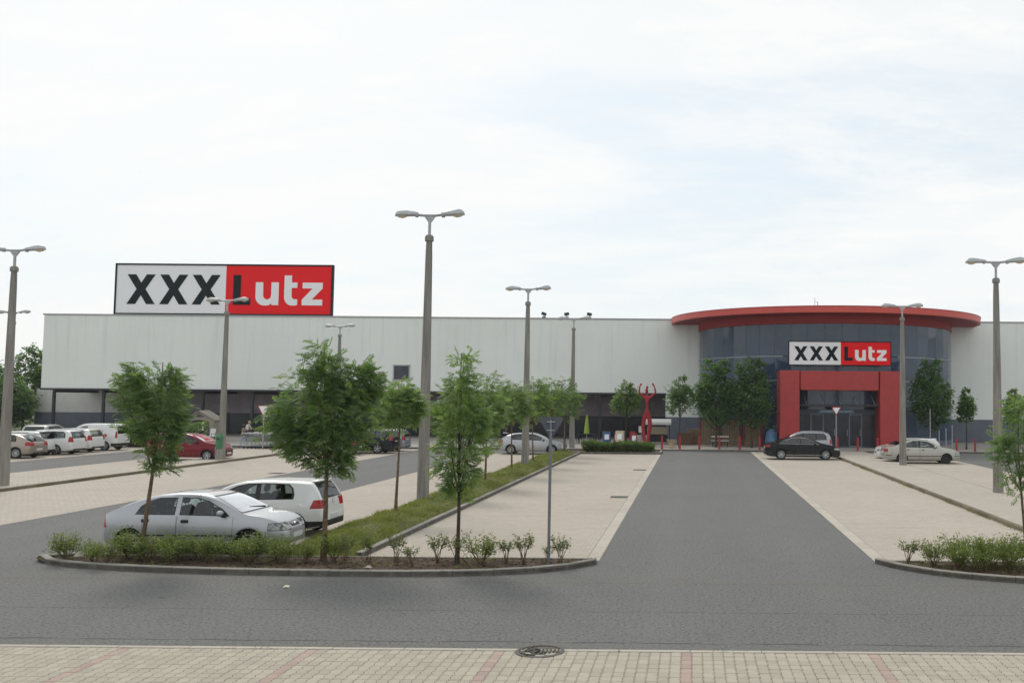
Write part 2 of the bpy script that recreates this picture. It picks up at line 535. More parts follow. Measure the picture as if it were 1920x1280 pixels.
M['cart_wire'] = plain('trolley wire', (0.35, 0.36, 0.35), 0.4, 0.6, 0.1)
M['terracotta'] = plain('pale stone planter', (0.40, 0.31, 0.215), 0.85, 0, 0.15)

PAINT = {
    'silver': car_paint('silver paint', (0.40, 0.412, 0.437), 0.5, 0.32),
    'white': car_paint('white paint', (0.72, 0.72, 0.70), 0.0, 0.35),
    'offwhite': car_paint('dusty pale paint', (0.41, 0.395, 0.355), 0.3, 0.36),
    'red': car_paint('wine red paint', (0.17, 0.008, 0.018), 0.15, 0.3, 0.45),
    'navy': car_paint('dark navy paint', (0.012, 0.014, 0.020), 0.15, 0.28, 0.3),
    'black': car_paint('black paint', (0.010, 0.011, 0.013), 0.0, 0.3, 0.28),
    'beige': car_paint('beige metallic paint', (0.32, 0.275, 0.225), 0.4, 0.33),
    'maroon': car_paint('dark brown paint', (0.035, 0.022, 0.020), 0.1, 0.3, 0.45),
    'greysilver': car_paint('grey silver paint', (0.34, 0.36, 0.39), 0.4, 0.33),
}


# ------------------------------------------------------------------ mesh helpers
class MB:
    def __init__(self):
        self.v, self.f, self.mi = [], [], []

    def add(self, vs, fs, mi=0):
        b = len(self.v)
        self.v.extend(tuple(v) for v in vs)
        for f in fs:
            self.f.append(tuple(i + b for i in f))
            self.mi.append(mi)
        return self

    def box(self, c, s, mi=0, rot=None, bev=0.0):
        hx, hy, hz = s[0] / 2, s[1] / 2, s[2] / 2
        if bev <= 0:
            vs = [(x, y, z) for x in (-hx, hx) for y in (-hy, hy) for z in (-hz, hz)]
            fs = [(0, 1, 3, 2), (4, 6, 7, 5), (0, 4, 5, 1), (2, 3, 7, 6), (0, 2, 6, 4), (1, 5, 7, 3)]
        else:
            b = min(bev, hx * .9, hy * .9, hz * .9)
            vs, idx = [], {}
            for sx in (-1, 1):
                for sy in (-1, 1):
                    for sz in (-1, 1):
                        for ax in range(3):
                            p = [sx * hx, sy * hy, sz * hz]
                            for k in range(3):
                                if k != ax:
                                    p[k] -= (sx, sy, sz)[k] * b
                            idx[(sx, sy, sz, ax)] = len(vs)
                            vs.append(tuple(p))
            fs = []
            for ax in range(3):
                o1, o2 = [k for k in range(3) if k != ax]
                for s_ in (-1, 1):
                    q = []
                    for a_, b_ in ((-1, -1), (1, -1), (1, 1), (-1, 1)):
                        t = [0, 0, 0]
                        t[ax], t[o1], t[o2] = s_, a_, b_
                        q.append(idx[(t[0], t[1], t[2], ax)])
                    fs.append(tuple(q))
                for a_ in (-1, 1):
                    for b_ in (-1, 1):
                        q = []
                        for s_, axx in ((-1, o1), (1, o1), (1, o2), (-1, o2)):
                            t = [0, 0, 0]
                            t[ax], t[o1], t[o2] = s_, a_, b_
                            q.append(idx[(t[0], t[1], t[2], axx)])
                        fs.append(tuple(q))
            for sx in (-1, 1):
                for sy in (-1, 1):
                    for sz in (-1, 1):
                        fs.append(tuple(idx[(sx, sy, sz, ax)] for ax in range(3)))
        if rot is not None:
            vs = [tuple(rot @ Vector(v)) for v in vs]
        return self.add([(v[0] + c[0], v[1] + c[1], v[2] + c[2]) for v in vs], fs, mi)

    def tube(self, pts, rad, n=8, mi=0, cap=True):
        pts = [Vector(p) for p in pts]
        if not isinstance(rad, (list, tuple)):
            rad = [rad] * len(pts)
        vs, fs = [], []
        pu = None
        for i, p in enumerate(pts):
            d = (pts[min(i + 1, len(pts) - 1)] - pts[max(i - 1, 0)]).normalized()
            u = Vector((1, 0, 0)) if pu is None else pu
            u = u - d * u.dot(d)
            if u.length < 1e-3:
                u = Vector((0, 1, 0)) - d * d.y
            u.normalize()
            pu = u
            w = d.cross(u)
            for k in range(n):
                a = 2 * PI * k / n
                vs.append(p + (u * math.cos(a) + w * math.sin(a)) * rad[i])
        for i in range(len(pts) - 1):
            for k in range(n):
                k2 = (k + 1) % n
                fs.append((i * n + k, i * n + k2, (i + 1) * n + k2, (i + 1) * n + k))
        if cap:
            fs.append(tuple(range(n))[::-1])
            fs.append(tuple(range((len(pts) - 1) * n, len(pts) * n)))
        return self.add(vs, fs, mi)

    def lathe(self, prof, n=24, mi=0, axis='z', loc=(0, 0, 0), close=False):
        vs, fs = [], []
        for r, h in prof:
            for k in range(n):
                a = 2 * PI * k / n
                c, s = r * math.cos(a), r * math.sin(a)
                p = (c, s, h) if axis == 'z' else ((c, h, s) if axis == 'y' else (h, c, s))
                vs.append((p[0] + loc[0], p[1] + loc[1], p[2] + loc[2]))
        m = len(prof)
        for i in range(m if close else m - 1):
            j = (i + 1) % m
            for k in range(n):
                k2 = (k + 1) % n
                fs.append((i * n + k, i * n + k2, j * n + k2, j * n + k))
        if not close:
            fs.append(tuple(range(n))[::-1])
            fs.append(tuple(range((m - 1) * n, m * n)))
        return self.add(vs, fs, mi)

    def prism(self, poly, plane='xz', d0=0.0, d1=0.1, mi=0, mi_side=None):
        n = len(poly)

        def P(a, b, d):
            return (a, d, b) if plane == 'xz' else ((d, a, b) if plane == 'yz' else (a, b, d))
        vs = [P(a, b, d0) for a, b in poly] + [P(a, b, d1) for a, b in poly]
        self.add(vs, [tuple(range(n)), tuple(range(n, 2 * n))[::-1]], mi)
        b0 = len(self.v) - 2 * n
        for i in range(n):
            j = (i + 1) % n
            self.f.append((b0 + i, b0 + j, b0 + n + j, b0 + n + i))
            self.mi.append(mi if mi_side is None else mi_side)
        return self

    def mesh(self, name, mats, smooth=None):
        me = bpy.data.meshes.new(name)
        me.from_pydata(self.v, [], self.f)
        if not isinstance(mats, (list, tuple)):
            mats = [mats]
        for m in mats:
            me.materials.append(m)
        if len(mats) > 1:
            me.polygons.foreach_set('material_index', self.mi)
        bm = bmesh.new()
        bm.from_mesh(me)
        bmesh.ops.recalc_face_normals(bm, faces=bm.faces)
        bm.to_mesh(me)
        bm.free()
        if smooth is not None:
            me.polygons.foreach_set('use_smooth', [True] * len(me.polygons))
            me.set_sharp_from_angle(angle=R(smooth))
        me.update()
        return me

    def build(self, name, mats, parent=None, smooth=None, loc=None):
        return link(name, self.mesh(name, mats, smooth), parent, loc)


def link(name, me, parent=None, loc=None):
    o = bpy.data.objects.new(name, me)
    COL.objects.link(o)
    if parent is not None:
        o.parent = parent
    if loc is not None:
        o.location = loc
    return o


def raw_mesh(name, V, F, mat, smooth=False):
    """numpy verts (n,3) and faces (m,k)"""
    V = np.ascontiguousarray(V, dtype=np.float32)
    F = np.ascontiguousarray(F, dtype=np.int32)
    me = bpy.data.meshes.new(name)
    m, k = F.shape
    me.vertices.add(len(V))
    me.vertices.foreach_set('co', V.ravel())
    me.loops.add(m * k)
    me.loops.foreach_set('vertex_index', F.ravel())
    me.polygons.add(m)
    me.polygons.foreach_set('loop_start', np.arange(0, m * k, k, dtype=np.int32))
    me.polygons.foreach_set('loop_total', np.full(m, k, dtype=np.int32))
    if smooth:
        me.polygons.foreach_set('use_smooth', np.ones(m, dtype=bool))
    me.materials.append(mat)
    me.update(calc_edges=True)
    return me


def tag(o, label=None, cat=None, group=None, kind=None):
    if label:
        o['label'] = label
    if cat:
        o['category'] = cat
    if group:
        o['group'] = group
    if kind:
        o['kind'] = kind
    return o


def thing(name, label, cat, loc=(0, 0, 0), rz=0.0, group=None, kind=None):
    o = bpy.data.objects.new(name, None)
    COL.objects.link(o)
    o.empty_display_size = 0.2
    o.location = loc
    o.rotation_euler = (0, 0, rz)
    return tag(o, label, cat, group, kind)


def kids(o):
    return [c for c in KIDS.get(o.name, [])]


KIDS = {}


def copy_tree(o, label=None, loc=None, rz=None, scale=None):
    """a thing with copies of its parts and their sub-parts (shared mesh data)"""
    c = o.copy()
    COL.objects.link(c)
    if label:
        c['label'] = label
    if loc is not None:
        c.location = loc
    if rz is not None:
        c.rotation_euler = (0, 0, rz)
    if scale is not None:
        c.scale = scale
    for ch in o.children:
        d = ch.copy()
        COL.objects.link(d)
        d.parent = c
        for g in ch.children:
            e = g.copy()
            COL.objects.link(e)
            e.parent = d
    return c


def chaikin(pts, n=2, closed=False):
    for _ in range(n):
        out = []
        m = len(pts)
        rg = range(m if closed else m - 1)
        if not closed:
            out.append(pts[0])
        for i in rg:
            a, b = pts[i], pts[(i + 1) % m]
            out.append((a[0] * .75 + b[0] * .25, a[1] * .75 + b[1] * .25))
            out.append((a[0] * .25 + b[0] * .75, a[1] * .25 + b[1] * .75))
        if not closed:
            out.append(pts[-1])
        pts = out
    return pts


def resample(pts, step):
    P = np.array(pts, float)
    d = np.r_[0, np.cumsum(np.hypot(*np.diff(P, axis=0).T))]
    n = max(1, int(round(d[-1] / step)))
    s = np.linspace(0, d[-1], n + 1)
    return [(np.interp(t, d, P[:, 0]), np.interp(t, d, P[:, 1])) for t in s]


_stone_cache = {}


def stone_mesh(name, w, z0, z1, mat, ch=0.015):
    """1 m long kerb or edging stone along +X, inner edge on y=0, chamfered top edges"""
    key = (name, w, z0, z1, mat.name)
    if key not in _stone_cache:
        prof = [(0, z0), (w, z0), (w, z1 - ch), (w - ch, z1), (ch, z1), (0, z1 - ch)]
        mb = MB()
        mb.prism(prof, 'yz', 0.006, 0.994)
        _stone_cache[key] = mb.mesh(name, mat)
    return _stone_cache[key]


def lay_stones(parent, name, path, step, w, z0, z1, mat, jitter=0.003):
    me = stone_mesh(name, w, z0, z1, mat)
    pts = resample(path, step)
    for i in range(len(pts) - 1):
        a, b = Vector(pts[i]), Vector(pts[i + 1])
        d = b - a
        o = link(name, me, parent)
        o.location = (a.x, a.y, random.uniform(-jitter, jitter))
        o.rotation_euler = (0, 0, math.atan2(d.y, d.x) + random.uniform(-.004, .004))
        o.scale = (d.length, 1, 1)


def sheet(name, x0, x1, y0, y1, z, mat, kind='structure', thick=0.0, parent=None):
    mb = MB()
    if thick:
        mb.box(((x0 + x1) / 2, (y0 + y1) / 2, z - thick / 2), (x1 - x0, y1 - y0, thick))
    else:
        mb.add([(x0, y0, z), (x1, y0, z), (x1, y1, z), (x0, y1, z)], [(0, 1, 2, 3)])
    o = mb.build(name, mat, parent)
    if kind and parent is None:
        o['kind'] = kind
    return o


# ------------------------------------------------------------------ ground, roads, paving
sheet('ground', -900, 900, -60, 1500, -0.30, M['earth'])
sheet('road', -75, 75, 13.63, 67.2, 0.0, M['asphalt'], thick=0.2)

# block-paved parking bays (4 mm above the asphalt)
BAYS = [('left bays', -24.95, -18.6, 21.2, 66.6), ('astra bays', -13.1, -9.25, 21.2, 62.4),
        ('centre bays', -7.22, -2.3, 21.2, 62.6), ('right bays', 4.35, 9.05, 21.2, 66.6),
        ('far right bays', 12.0, 16.05, 21.2, 66.6), ('far left bays', -30.6, -27.1, 21.2, 66.6),
        ('outer left bays', -41.2, -35.6, 21.2, 66.6), ('outer right bays', 22.2, 28.0, 21.2, 66.6)]
for _, x0, x1, y0, y1 in BAYS:
    sheet('parking_bay_paving', x0, x1, y0, y1, 0.004, M['bay'])
# flush edging bands along the lane, single stones
edge = thing('edging', None, None, kind='structure')
lay_stones(edge, 'edging_stone', [(-2.0, 21.2), (-2.0, 62.6)], 1.0, 0.30, -0.08, 0.010, M['edging'], 0.001)
lay_stones(edge, 'edging_stone', [(4.35, 21.2), (4.35, 66.6)], 1.0, 0.30, -0.08, 0.010, M['edging'], 0.001)
# raised walkways either side, with their kerbs
sheet('walkway', -26.98, -25.11, 20.0, 66.6, 0.105, M['walk'], thick=0.2)
sheet('walkway', 9.21, 11.85, 20.6, 66.6, 0.105, M['walk'], thick=0.2)
wk = thing('kerb', None, None, kind='structure')
lay_stones(wk, 'kerb_stone', [(-24.95, 21.0), (-24.95, 66.6)], 1.0, 0.16, -0.08, 0.115, M['kerb_brown'])
lay_stones(wk, 'kerb_stone', [(9.21, 20.6), (9.21, 66.6)], 1.0, 0.16, -0.08, 0.115, M['kerb_brown'])
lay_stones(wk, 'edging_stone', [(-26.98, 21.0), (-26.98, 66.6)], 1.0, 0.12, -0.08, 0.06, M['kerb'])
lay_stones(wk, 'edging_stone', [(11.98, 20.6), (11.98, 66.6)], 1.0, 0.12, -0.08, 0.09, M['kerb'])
# apron before the store, one kerb step up
sheet('pavement', -75, 75, 67.35, 90.0, 0.10, M['apron'], thick=0.3)
ak = thing('kerb', None, None, kind='structure')
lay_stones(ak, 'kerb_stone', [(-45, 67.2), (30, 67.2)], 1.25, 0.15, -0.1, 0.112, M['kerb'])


# ---- foreground pavement: interlocking pavers laid one by one
def paver_outline():
    hw, hl, am, g = 0.0722, 0.1, 0.011, 0.003
    pr, pl = [], []
    for k in range(4):
        y = -hl + g + (2 * hl - 2 * g) * k / 3
        s = am * (1 if k % 2 else -1)
        pr.append((hw - g + s, y))
        pl.append((-hw + g + s, y))
    return pr + pl[::-1]


def paver_mesh_data():
    o = paver_outline()
    n = len(o)
    v = [(x, y, -0.05) for x, y in o] + [(x, y, -0.006) for x, y in o] + [(x * 0.90, y * 0.975, 0.0) for x, y in o]
    f = []
    for lv in (0, 1):
        for i in range(n):
            j = (i + 1) % n
            f.append((lv * n + i, lv * n + j, (lv + 1) * n + j, (lv + 1) * n + i))
    f.append(tuple(range(2 * n, 3 * n)))
    return v, f


pav = thing('pavement', None, None, kind='structure')
sheet('bedding', -60, 60, 4.0, 13.62, -0.012, M['joint'], parent=pav, kind=None)
pv, pf = paver_mesh_data()
_mb = MB().add(pv, pf)
paver_me = _mb.mesh('paver', M['paver'])
paver_pink_me = MB().add(pv, pf).mesh('paver', M['paver_pink'])
cells = []
W0 = 0.1444
for c in range(-125, 95):
    for r in range(0, 19):
        x, y = -0.05 + c * W0, 13.51 - r * 0.2
        cells.append((x, y, c % 18 == 0))
ZP = 0.004
def in_view(x, y):
    return -1299 / 1800 * y - .1 < x < 621 / 1800 * y + .1 and y > 11.85 + 0.02 * (x + 8) / 1.0
seen = sorted([c for c in cells if in_view(c[0], c[1])], key=lambda c: c[1])
single = set((round(c[0], 3), round(c[1], 3)) for c in seen[:298])
rest = {False: MB(), True: MB()}
for x, y, pink in cells:
    dz = random.uniform(-0.0025, 0.0025)
    if (round(x, 3), round(y, 3)) in single:
        o = link('paver', paver_pink_me if pink else paver_me, pav)
        o.location = (x + random.uniform(-.001, .001), y, ZP + dz)
        o.rotation_euler = (random.uniform(-.008, .008), random.uniform(-.008, .008), random.uniform(-.006, .006))
    else:
        rest[pink].add([(a + x, b + y, e + ZP + dz) for a, b, e in pv], pf)
for pink, mb in rest.items():
    o = mb.build('pavers', M['paver_pink'] if pink else M['paver'], pav)
    o['kind'] = 'stuff'
lay_stones(pav, 'edging_stone', [(30, 13.74), (-40, 13.74)], 1.0, 0.11, -0.1, 0.008, M['edging'], 0.001)


# ---- planting islands
def island(outer, back, soil_x, label_stuff):
    isl = thing('planting_island', None, None, kind='structure')
    path = chaikin(outer, 3)
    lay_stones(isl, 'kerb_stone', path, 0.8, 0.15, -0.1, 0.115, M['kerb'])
    poly = path + back
    MB().add([(x, y, 0.055) for x, y in poly], [tuple(range(len(poly)))]).build('soil', M['soil'], isl)
    lay_stones(isl, 'back_edging', [back[0], back[-1]], 1.0, 0.07, -0.1, 0.075, M['kerb'])
    return isl, poly


OUT_L = [(-13.25, 21.08), (-13.8, 20.98), (-13.98, 20.68), (-13.5, 20.22), (-12.6, 19.78), (-11, 19.40), (-9, 19.16),
         (-6, 19.10), (-4.5, 19.22), (-3.2, 19.58), (-2.5, 20.05), (-2.02, 20.72)]
island_l, poly_l = island(OUT_L, [(-2.05, 21.12), (-13.25, 21.12)], None, None)
OUT_R = [(4.0, 21.15), (4.3, 20.5), (4.9, 19.78), (5.7, 19.28), (6.8, 18.85), (8.2, 18.6), (11, 18.5), (14, 18.85), (15.6, 19.5),
         (16.0, 20.2), (15.8, 20.9), (15.2, 21.12)]
island_r, poly_r = island(OUT_R, [(15.2, 21.16), (4.05, 21.16)], None, None)

# grass strip with its kerb
gs = thing('grass_strip', None, None, kind='structure')
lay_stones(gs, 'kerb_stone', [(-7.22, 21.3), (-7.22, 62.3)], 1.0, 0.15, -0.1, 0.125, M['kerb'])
nu, nv = 9, 120
gx = np.linspace(-9.3, -7.36, nu)
gy = np.linspace(21.14, 62.6, nv)


def strip_z(x, y):
    u = (x + 8.33) / 0.97
    e = np.clip((y - 21.1) / 1.2, 0, 1) * np.clip((62.7 - y) / 1.0, 0, 1)
    return 0.03 + e * 0.20 * np.clip(1 - u * u, 0, 1) + e * 0.05 * np.sin(x * 3 + y * 1.7) * np.sin(y * 0.9)


V = np.array([(x, y, strip_z(x, y)) for y in gy for x in gx])
Fq = np.array([(j * nu + i, j * nu + i + 1, (j + 1) * nu + i + 1, (j + 1) * nu + i) for j in range(nv - 1) for i in range(nu - 1)])
link('turf', raw_mesh('turf', V, Fq, M['turf'], True), gs)


def blades(name, P, h, w, mat, label, lean=0.6, seed=1):
    """P (n,3) roots -> single-triangle blades pairs, one stuff object"""
    g = np.random.default_rng(seed)
    n = len(P)
    a = g.uniform(0, 2 * PI, n)
    hh = g.uniform(0.5, 1.25, n) * h
    ww = w * g.uniform(.7, 1.3, n)
    side = np.c_[np.cos(a), np.sin(a), np.zeros(n)] * ww[:, None]
    ln = g.normal(0, lean, (n, 2)) * hh[:, None]
    tip = P + np.c_[ln, hh * g.uniform(.6, 1, n)]
    V = np.stack([P - side, P + side, tip], 1).reshape(-1, 3)
    F = np.arange(3 * n).reshape(n, 3)
    o = link(name, raw_mesh(name, V, F, mat))
    return tag(o, label, 'grass', kind='stuff')


n = 46000
yy = 21.1 + 41.4 * rng.uniform(0, 1, n) ** 1.7
xx = rng.uniform(-9.38, -7.34, n)
keep = (np.sin(xx * 5 + yy * 2.1) + np.sin(yy * 1.3 - xx * 2) + rng.normal(0, .9, n)) > -1.1
P = np.c_[xx, yy, strip_z(xx, yy) - .01][keep]
hgt = 0.07 + 0.09 * np.clip(np.sin(P[:, 0] * 3.1 + P[:, 1] * 1.4) * np.sin(P[:, 1] * 2.7 - P[:, 0]) + .25, 0, 1)
blades('grass', P, hgt, 0.011 + 0.0003 * (P[:, 1] - 21), M['grass'], 'rough yellow green grass growing along the raised strip between the bays', 0.55, 3)


def poly_pts(poly, n, seed):
    g = np.random.default_rng(seed)
    A = np.array(poly)
    lo, hi = A.min(0), A.max(0)
    P = g.uniform(lo, hi, (n, 2))
    x, y = P.T
    ins = np.zeros(n, bool)
    j = len(A) - 1
    for i in range(len(A)):
        xi, yi = A[i]
        xj, yj = A[j]
        c = ((yi > y) != (yj > y)) & (x < (xj - xi) * (y - yi) / (yj - yi + 1e-12) + xi)
        ins ^= c
        j = i
    return P[ins]


for poly, sd, lab in ((poly_l, 5, 'sparse weeds in the brown soil of the nearer left planting island'),
                      (poly_r, 6, 'low weeds covering the soil of the right planting island')):
    q = poly_pts(poly, 3600 if sd == 5 else 5500, sd)
    g = np.random.default_rng(sd)
    k = (np.sin(q[:, 0] * 2.7 + 1) + np.sin(q[:, 1] * 6 + q[:, 0]) + g.normal(0, .6, len(q))) > (0.75 if sd == 5 else -0.4)
    q = q[k]
    if sd == 5:
        q = q[(q[:, 1] > 19.45)]
    blades('weeds', np.c_[q, np.full(len(q), .05)], 0.07, 0.012, M['grass'], lab, 0.9, sd)

gk = np.random.default_rng(44)
nk = 9000
xk = np.where(gk.uniform(0, 1, nk) < .6, 9.03, -24.93) + gk.normal(0, .035, nk)
yk = 21 + 45 * gk.uniform(0, 1, nk) ** 1.4
kk = (np.sin(yk * 1.9) + np.sin(yk * .63 + 1) + gk.normal(0, .5, nk)) > .35
blades('weeds', np.c_[xk, yk, np.full(nk, .0)][kk], 0.055, 0.012, M['grass'], 'thin weeds growing out of the joint along the brown walkway kerbs', .9, 45)
gk = np.random.default_rng(46)
xk = gk.uniform(-8.4, 4.4, 900)
yk = 13.69 + gk.normal(0, .05, 900)
kk = (np.sin(xk * 2.9) + np.sin(xk * 1.1 + 2) + gk.normal(0, .4, 900)) > 1.0
blades('weeds', np.c_[xk, yk, np.full(900, .0)][kk], 0.03, 0.006, M['grass'], 'tiny weeds along the edging between the pavement and the road', .9, 47)

# clods and dry leaf litter on the soil
for poly, sd, lab in ((poly_l, 15, 'dry leaf litter and clods on the left planting island'), (poly_r, 16, 'dry leaf litter on the right planting island')):
    q = poly_pts(poly, 5200, sd)
    g = np.random.default_rng(sd)
    s = g.uniform(.012, .04, len(q))
    a = g.uniform(0, 2 * PI, len(q))
    t1 = np.c_[np.cos(a), np.sin(a), g.uniform(-.4, .4, len(q))] * s[:, None]
    t2 = np.c_[-np.sin(a), np.cos(a), g.uniform(-.4, .4, len(q))] * (s * .7)[:, None]
    c = np.c_[q, np.full(len(q), .068)]
    V = np.stack([c - t1, c - t2, c + t1, c + t2], 1).reshape(-1, 3)
    tag(link('leaf_litter', raw_mesh('leaf_litter', V, np.arange(len(V)).reshape(-1, 4), M['soil'])), lab, 'leaf litter', kind='stuff')


# ------------------------------------------------------------------ the store
FY = 83.0
ROOF = 10.45
store = thing('furniture_store', 'long white furniture store with a round glass entrance drum and red portal', 'store', (0, 0, 0))


def bpart(name, fn, mats, smooth=None, parent=None):
    mb = MB()
    fn(mb)
    return mb.build(name, mats, parent or store, smooth)


def f_wall(mb):
    # upper volume over the arcade and the solid wall beside it
    mb.box(((-56.25 - 2.3) / 2, FY + 3.3, (4.12 + ROOF) / 2), (53.95, 6.6, ROOF - 4.12))
    mb.box(((-2.3 + 70) / 2, FY + 3.3, (2.08 + ROOF) / 2), (72.3, 6.6, ROOF - 2.08))
    mb.box(((-56.25 + 70) / 2, FY + 30, (3.0 + ROOF - .05) / 2), (126.2, 46.7, ROOF - 3.1))


bpart('wall', f_wall, M['wall'])
bpart('coping', lambda mb: (mb.box(((-56.3 + 70) / 2, FY + .16, ROOF + .06), (126.4, .44, .12)),
                            mb.box((-56.23, FY + 28.5, ROOF + .06), (.2, 56, .12))), M['coping'])
bpart('plinth', lambda mb: mb.box(((-2.3 + 70) / 2, FY + 3.33, 1.08), (72.2, 6.6, 2.0)), M['wall_grey'])
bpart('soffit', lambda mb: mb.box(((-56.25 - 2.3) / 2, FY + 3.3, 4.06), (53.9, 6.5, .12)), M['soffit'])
bpart('canopy_edge', lambda mb: mb.box(((-56.25 - 2.3) / 2, FY - .03, 4.05), (54.0, .14, .16)), M['dark_metal'])
# back of the arcade: white render at the open end, then shop front under a panel coloured dark for shade
bpart('back_wall', lambda mb: mb.box((-55.4, FY + 6.8, 2.1), (11.4, .4, 4.0)), M['wall_plain'])
bpart('back_plinth', lambda mb: mb.box((-55.4, FY + 6.58, 1.0), (11.5, .1, 1.9)), M['wall_grey'])
bpart('back_panel', lambda mb: mb.box(((-49.7 - 2.2) / 2, FY + 6.8, 3.0), (47.5, .4, 2.1)), M['back_panel'])
for i in range(11):
    x0 = -49.6 + i * 4.3
    fr = MB()
    for xx in (x0 + .05, x0 + 2.15, x0 + 4.25):
        fr.box((xx, FY + 6.62, 1.05), (.09, .1, 1.9))
    fr.box((x0 + 2.15, FY + 6.62, 1.95), (4.3, .1, .09))
    w = fr.build('window', M['dark_metal'], store)
    MB().box((x0 + 2.15, FY + 6.68, 1.0), (4.2, .03, 1.85)).build('pane', M['shop_glass'], w)
for i in range(13):
    x = -55.3 + i * 4.3
    MB().box((x, FY + .35, 2.05), (.2, .2, 3.9)).build('column', M['dark_metal'], store)
# beams under the soffit
for i in range(13):
    x = -55.3 + i * 4.3
    MB().box((x, FY + 3.4, 3.88), (.22, 5.9, .24)).build('beam', M['dark_metal'], store)
# small square window high on the facade
fr = MB()
for dx, dz, sx, sz in ((-.68, 0, .09, 1.3), (.68, 0, .09, 1.3), (0, .62, 1.45, .10), (0, -.64, 1.55, .09)):
    fr.box((-25.15 + dx, FY - .02, 5.72 + dz), (sx, .12, sz))
w = fr.build('window', M['galv'], store)
MB().box((-25.15, FY + .0, 5.72), (1.28, .06, 1.18)).build('pane', M['shop_glass'], w)

# glass drum
DX, DR, HALF = 11.27, 10.72, 10.72


def arc_pt(a, r, z):
    return (DX + r * math.sin(a), FY - r * math.cos(a), z)


NSEG = 26
rows = [(0.5, 2.9), (2.9, 5.1), (5.1, 6.95), (6.95, 9.42)]
A0 = -PI / 2
for k in range(NSEG):
    a0, a1 = A0 + PI * k / NSEG, A0 + PI * (k + 1) / NSEG
    am = (a0 + a1) / 2
    if abs(am) > R(93):
        continue
    for z0, z1 in rows:
        if abs(DR * math.sin(am)) < 3.6 and z1 < 3.0:
            continue
        g = 0.0022
        tilt = random.uniform(-.002, .002)
        pts = [arc_pt(a0 + g, DR, z0 + .02), arc_pt(a1 - g, DR + tilt, z0 + .02), arc_pt(a1 - g, DR + tilt, z1 - .02), arc_pt(a0 + g, DR, z1 - .02)]
        inn = [arc_pt(a0 + g, DR - .04, z0 + .02), arc_pt(a1 - g, DR - .04, z0 + .02), arc_pt(a1 - g, DR - .04, z1 - .02), arc_pt(a0 + g, DR - .04, z1 - .02)]
        MB().add(pts + inn, [(0, 1, 2, 3), (4, 7, 6, 5), (0, 4, 5, 1), (1, 5, 6, 2), (2, 6, 7, 3), (3, 7, 4, 0)]).build('glass_pane', M['drum_glass'], store)
for k in range(NSEG + 1):
    a = A0 + PI * k / NSEG
    p = arc_pt(a, DR - .035, 0)
    if abs(DR * math.sin(a)) < 3.7:
        mb = MB().box((0, 0, 6.2), (.05, .07, 6.4))
    else:
        mb = MB().box((0, 0, 4.95), (.05, .07, 8.9))
    o = mb.build('mullion', M['mullion'], store)
    o.location = (p[0], p[1], 0)
    o.rotation_euler = (0, 0, a)


def ring(mb, r0, r1, z0, z1, n=72, a0=-PI / 2, a1=PI / 2):
    vs = []
    for i in range(n + 1):
        a = a0 + (a1 - a0) * i / n
        vs += [arc_pt(a, r0, z0), arc_pt(a, r1, z0), arc_pt(a, r1, z1), arc_pt(a, r0, z1)]
    fs = []
    for i in range(n):
        for k in range(4):
            k2 = (k + 1) % 4
            fs.append((i * 4 + k, i * 4 + k2, (i + 1) * 4 + k2, (i + 1) * 4 + k))
    fs += [(0, 1, 2, 3), (n * 4, n * 4 + 3, n * 4 + 2, n * 4 + 1)]
    mb.add(vs, fs)


for z in (5.1, 6.95):
    for k, (s0, s1) in enumerate(((-PI / 2, -.42), (.42, PI / 2))):
        bpart('transom', lambda mb: ring(mb, DR - .05, DR + .035, z - .035, z + .035, 30, s0, s1), M['transom'])
bpart('drum_plinth', lambda mb: (ring(mb, DR - .1, DR + .05, .05, .5, 30, -PI / 2, -.40), ring(mb, DR - .1, DR + .05, .05, .5, 30, .40, PI / 2)), M['wall_grey'])
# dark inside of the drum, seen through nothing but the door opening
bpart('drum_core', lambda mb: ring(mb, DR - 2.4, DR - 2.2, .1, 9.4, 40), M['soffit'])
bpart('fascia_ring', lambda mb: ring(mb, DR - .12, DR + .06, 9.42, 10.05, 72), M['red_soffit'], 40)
RR = 13.12
bpart('rim', lambda mb: ring(mb, RR - .25, RR, 10.05, 10.50, 96), M['red_rim'], 40)
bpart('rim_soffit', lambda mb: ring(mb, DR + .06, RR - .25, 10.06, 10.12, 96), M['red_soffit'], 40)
bpart('rim_cap', lambda mb: ring(mb, RR - .3, RR + .03, 10.50, 10.545, 96), M['red'], 40)
bpart('roof', lambda mb: ring(mb, .05, RR - .3, 10.40, 10.50, 72), M['coping'])
# the two rim ends that run back into the facade roof
bpart('rim_return', lambda mb: (mb.box((DX - RR + .12, FY + 1.2, 10.32), (.24, 2.4, .52)), mb.box((DX + RR - .12, FY + 1.2, 10.32), (.24, 2.4, .52))), M['red_rim'])

# red portal
PY0, PY1 = 70.9, 73.6
for xc in (7.18, 14.58):
    MB().box((xc, (PY0 + PY1) / 2, 2.95), (1.46, PY1 - PY0, 5.7), bev=.02).build('portal_pillar', M['red'], store)
MB().box((10.88, (PY0 + PY1) / 2 + .05, 5.07), (5.80, PY1 - PY0 - .1, 1.42), bev=.02).build('portal_beam', M['red'], store)

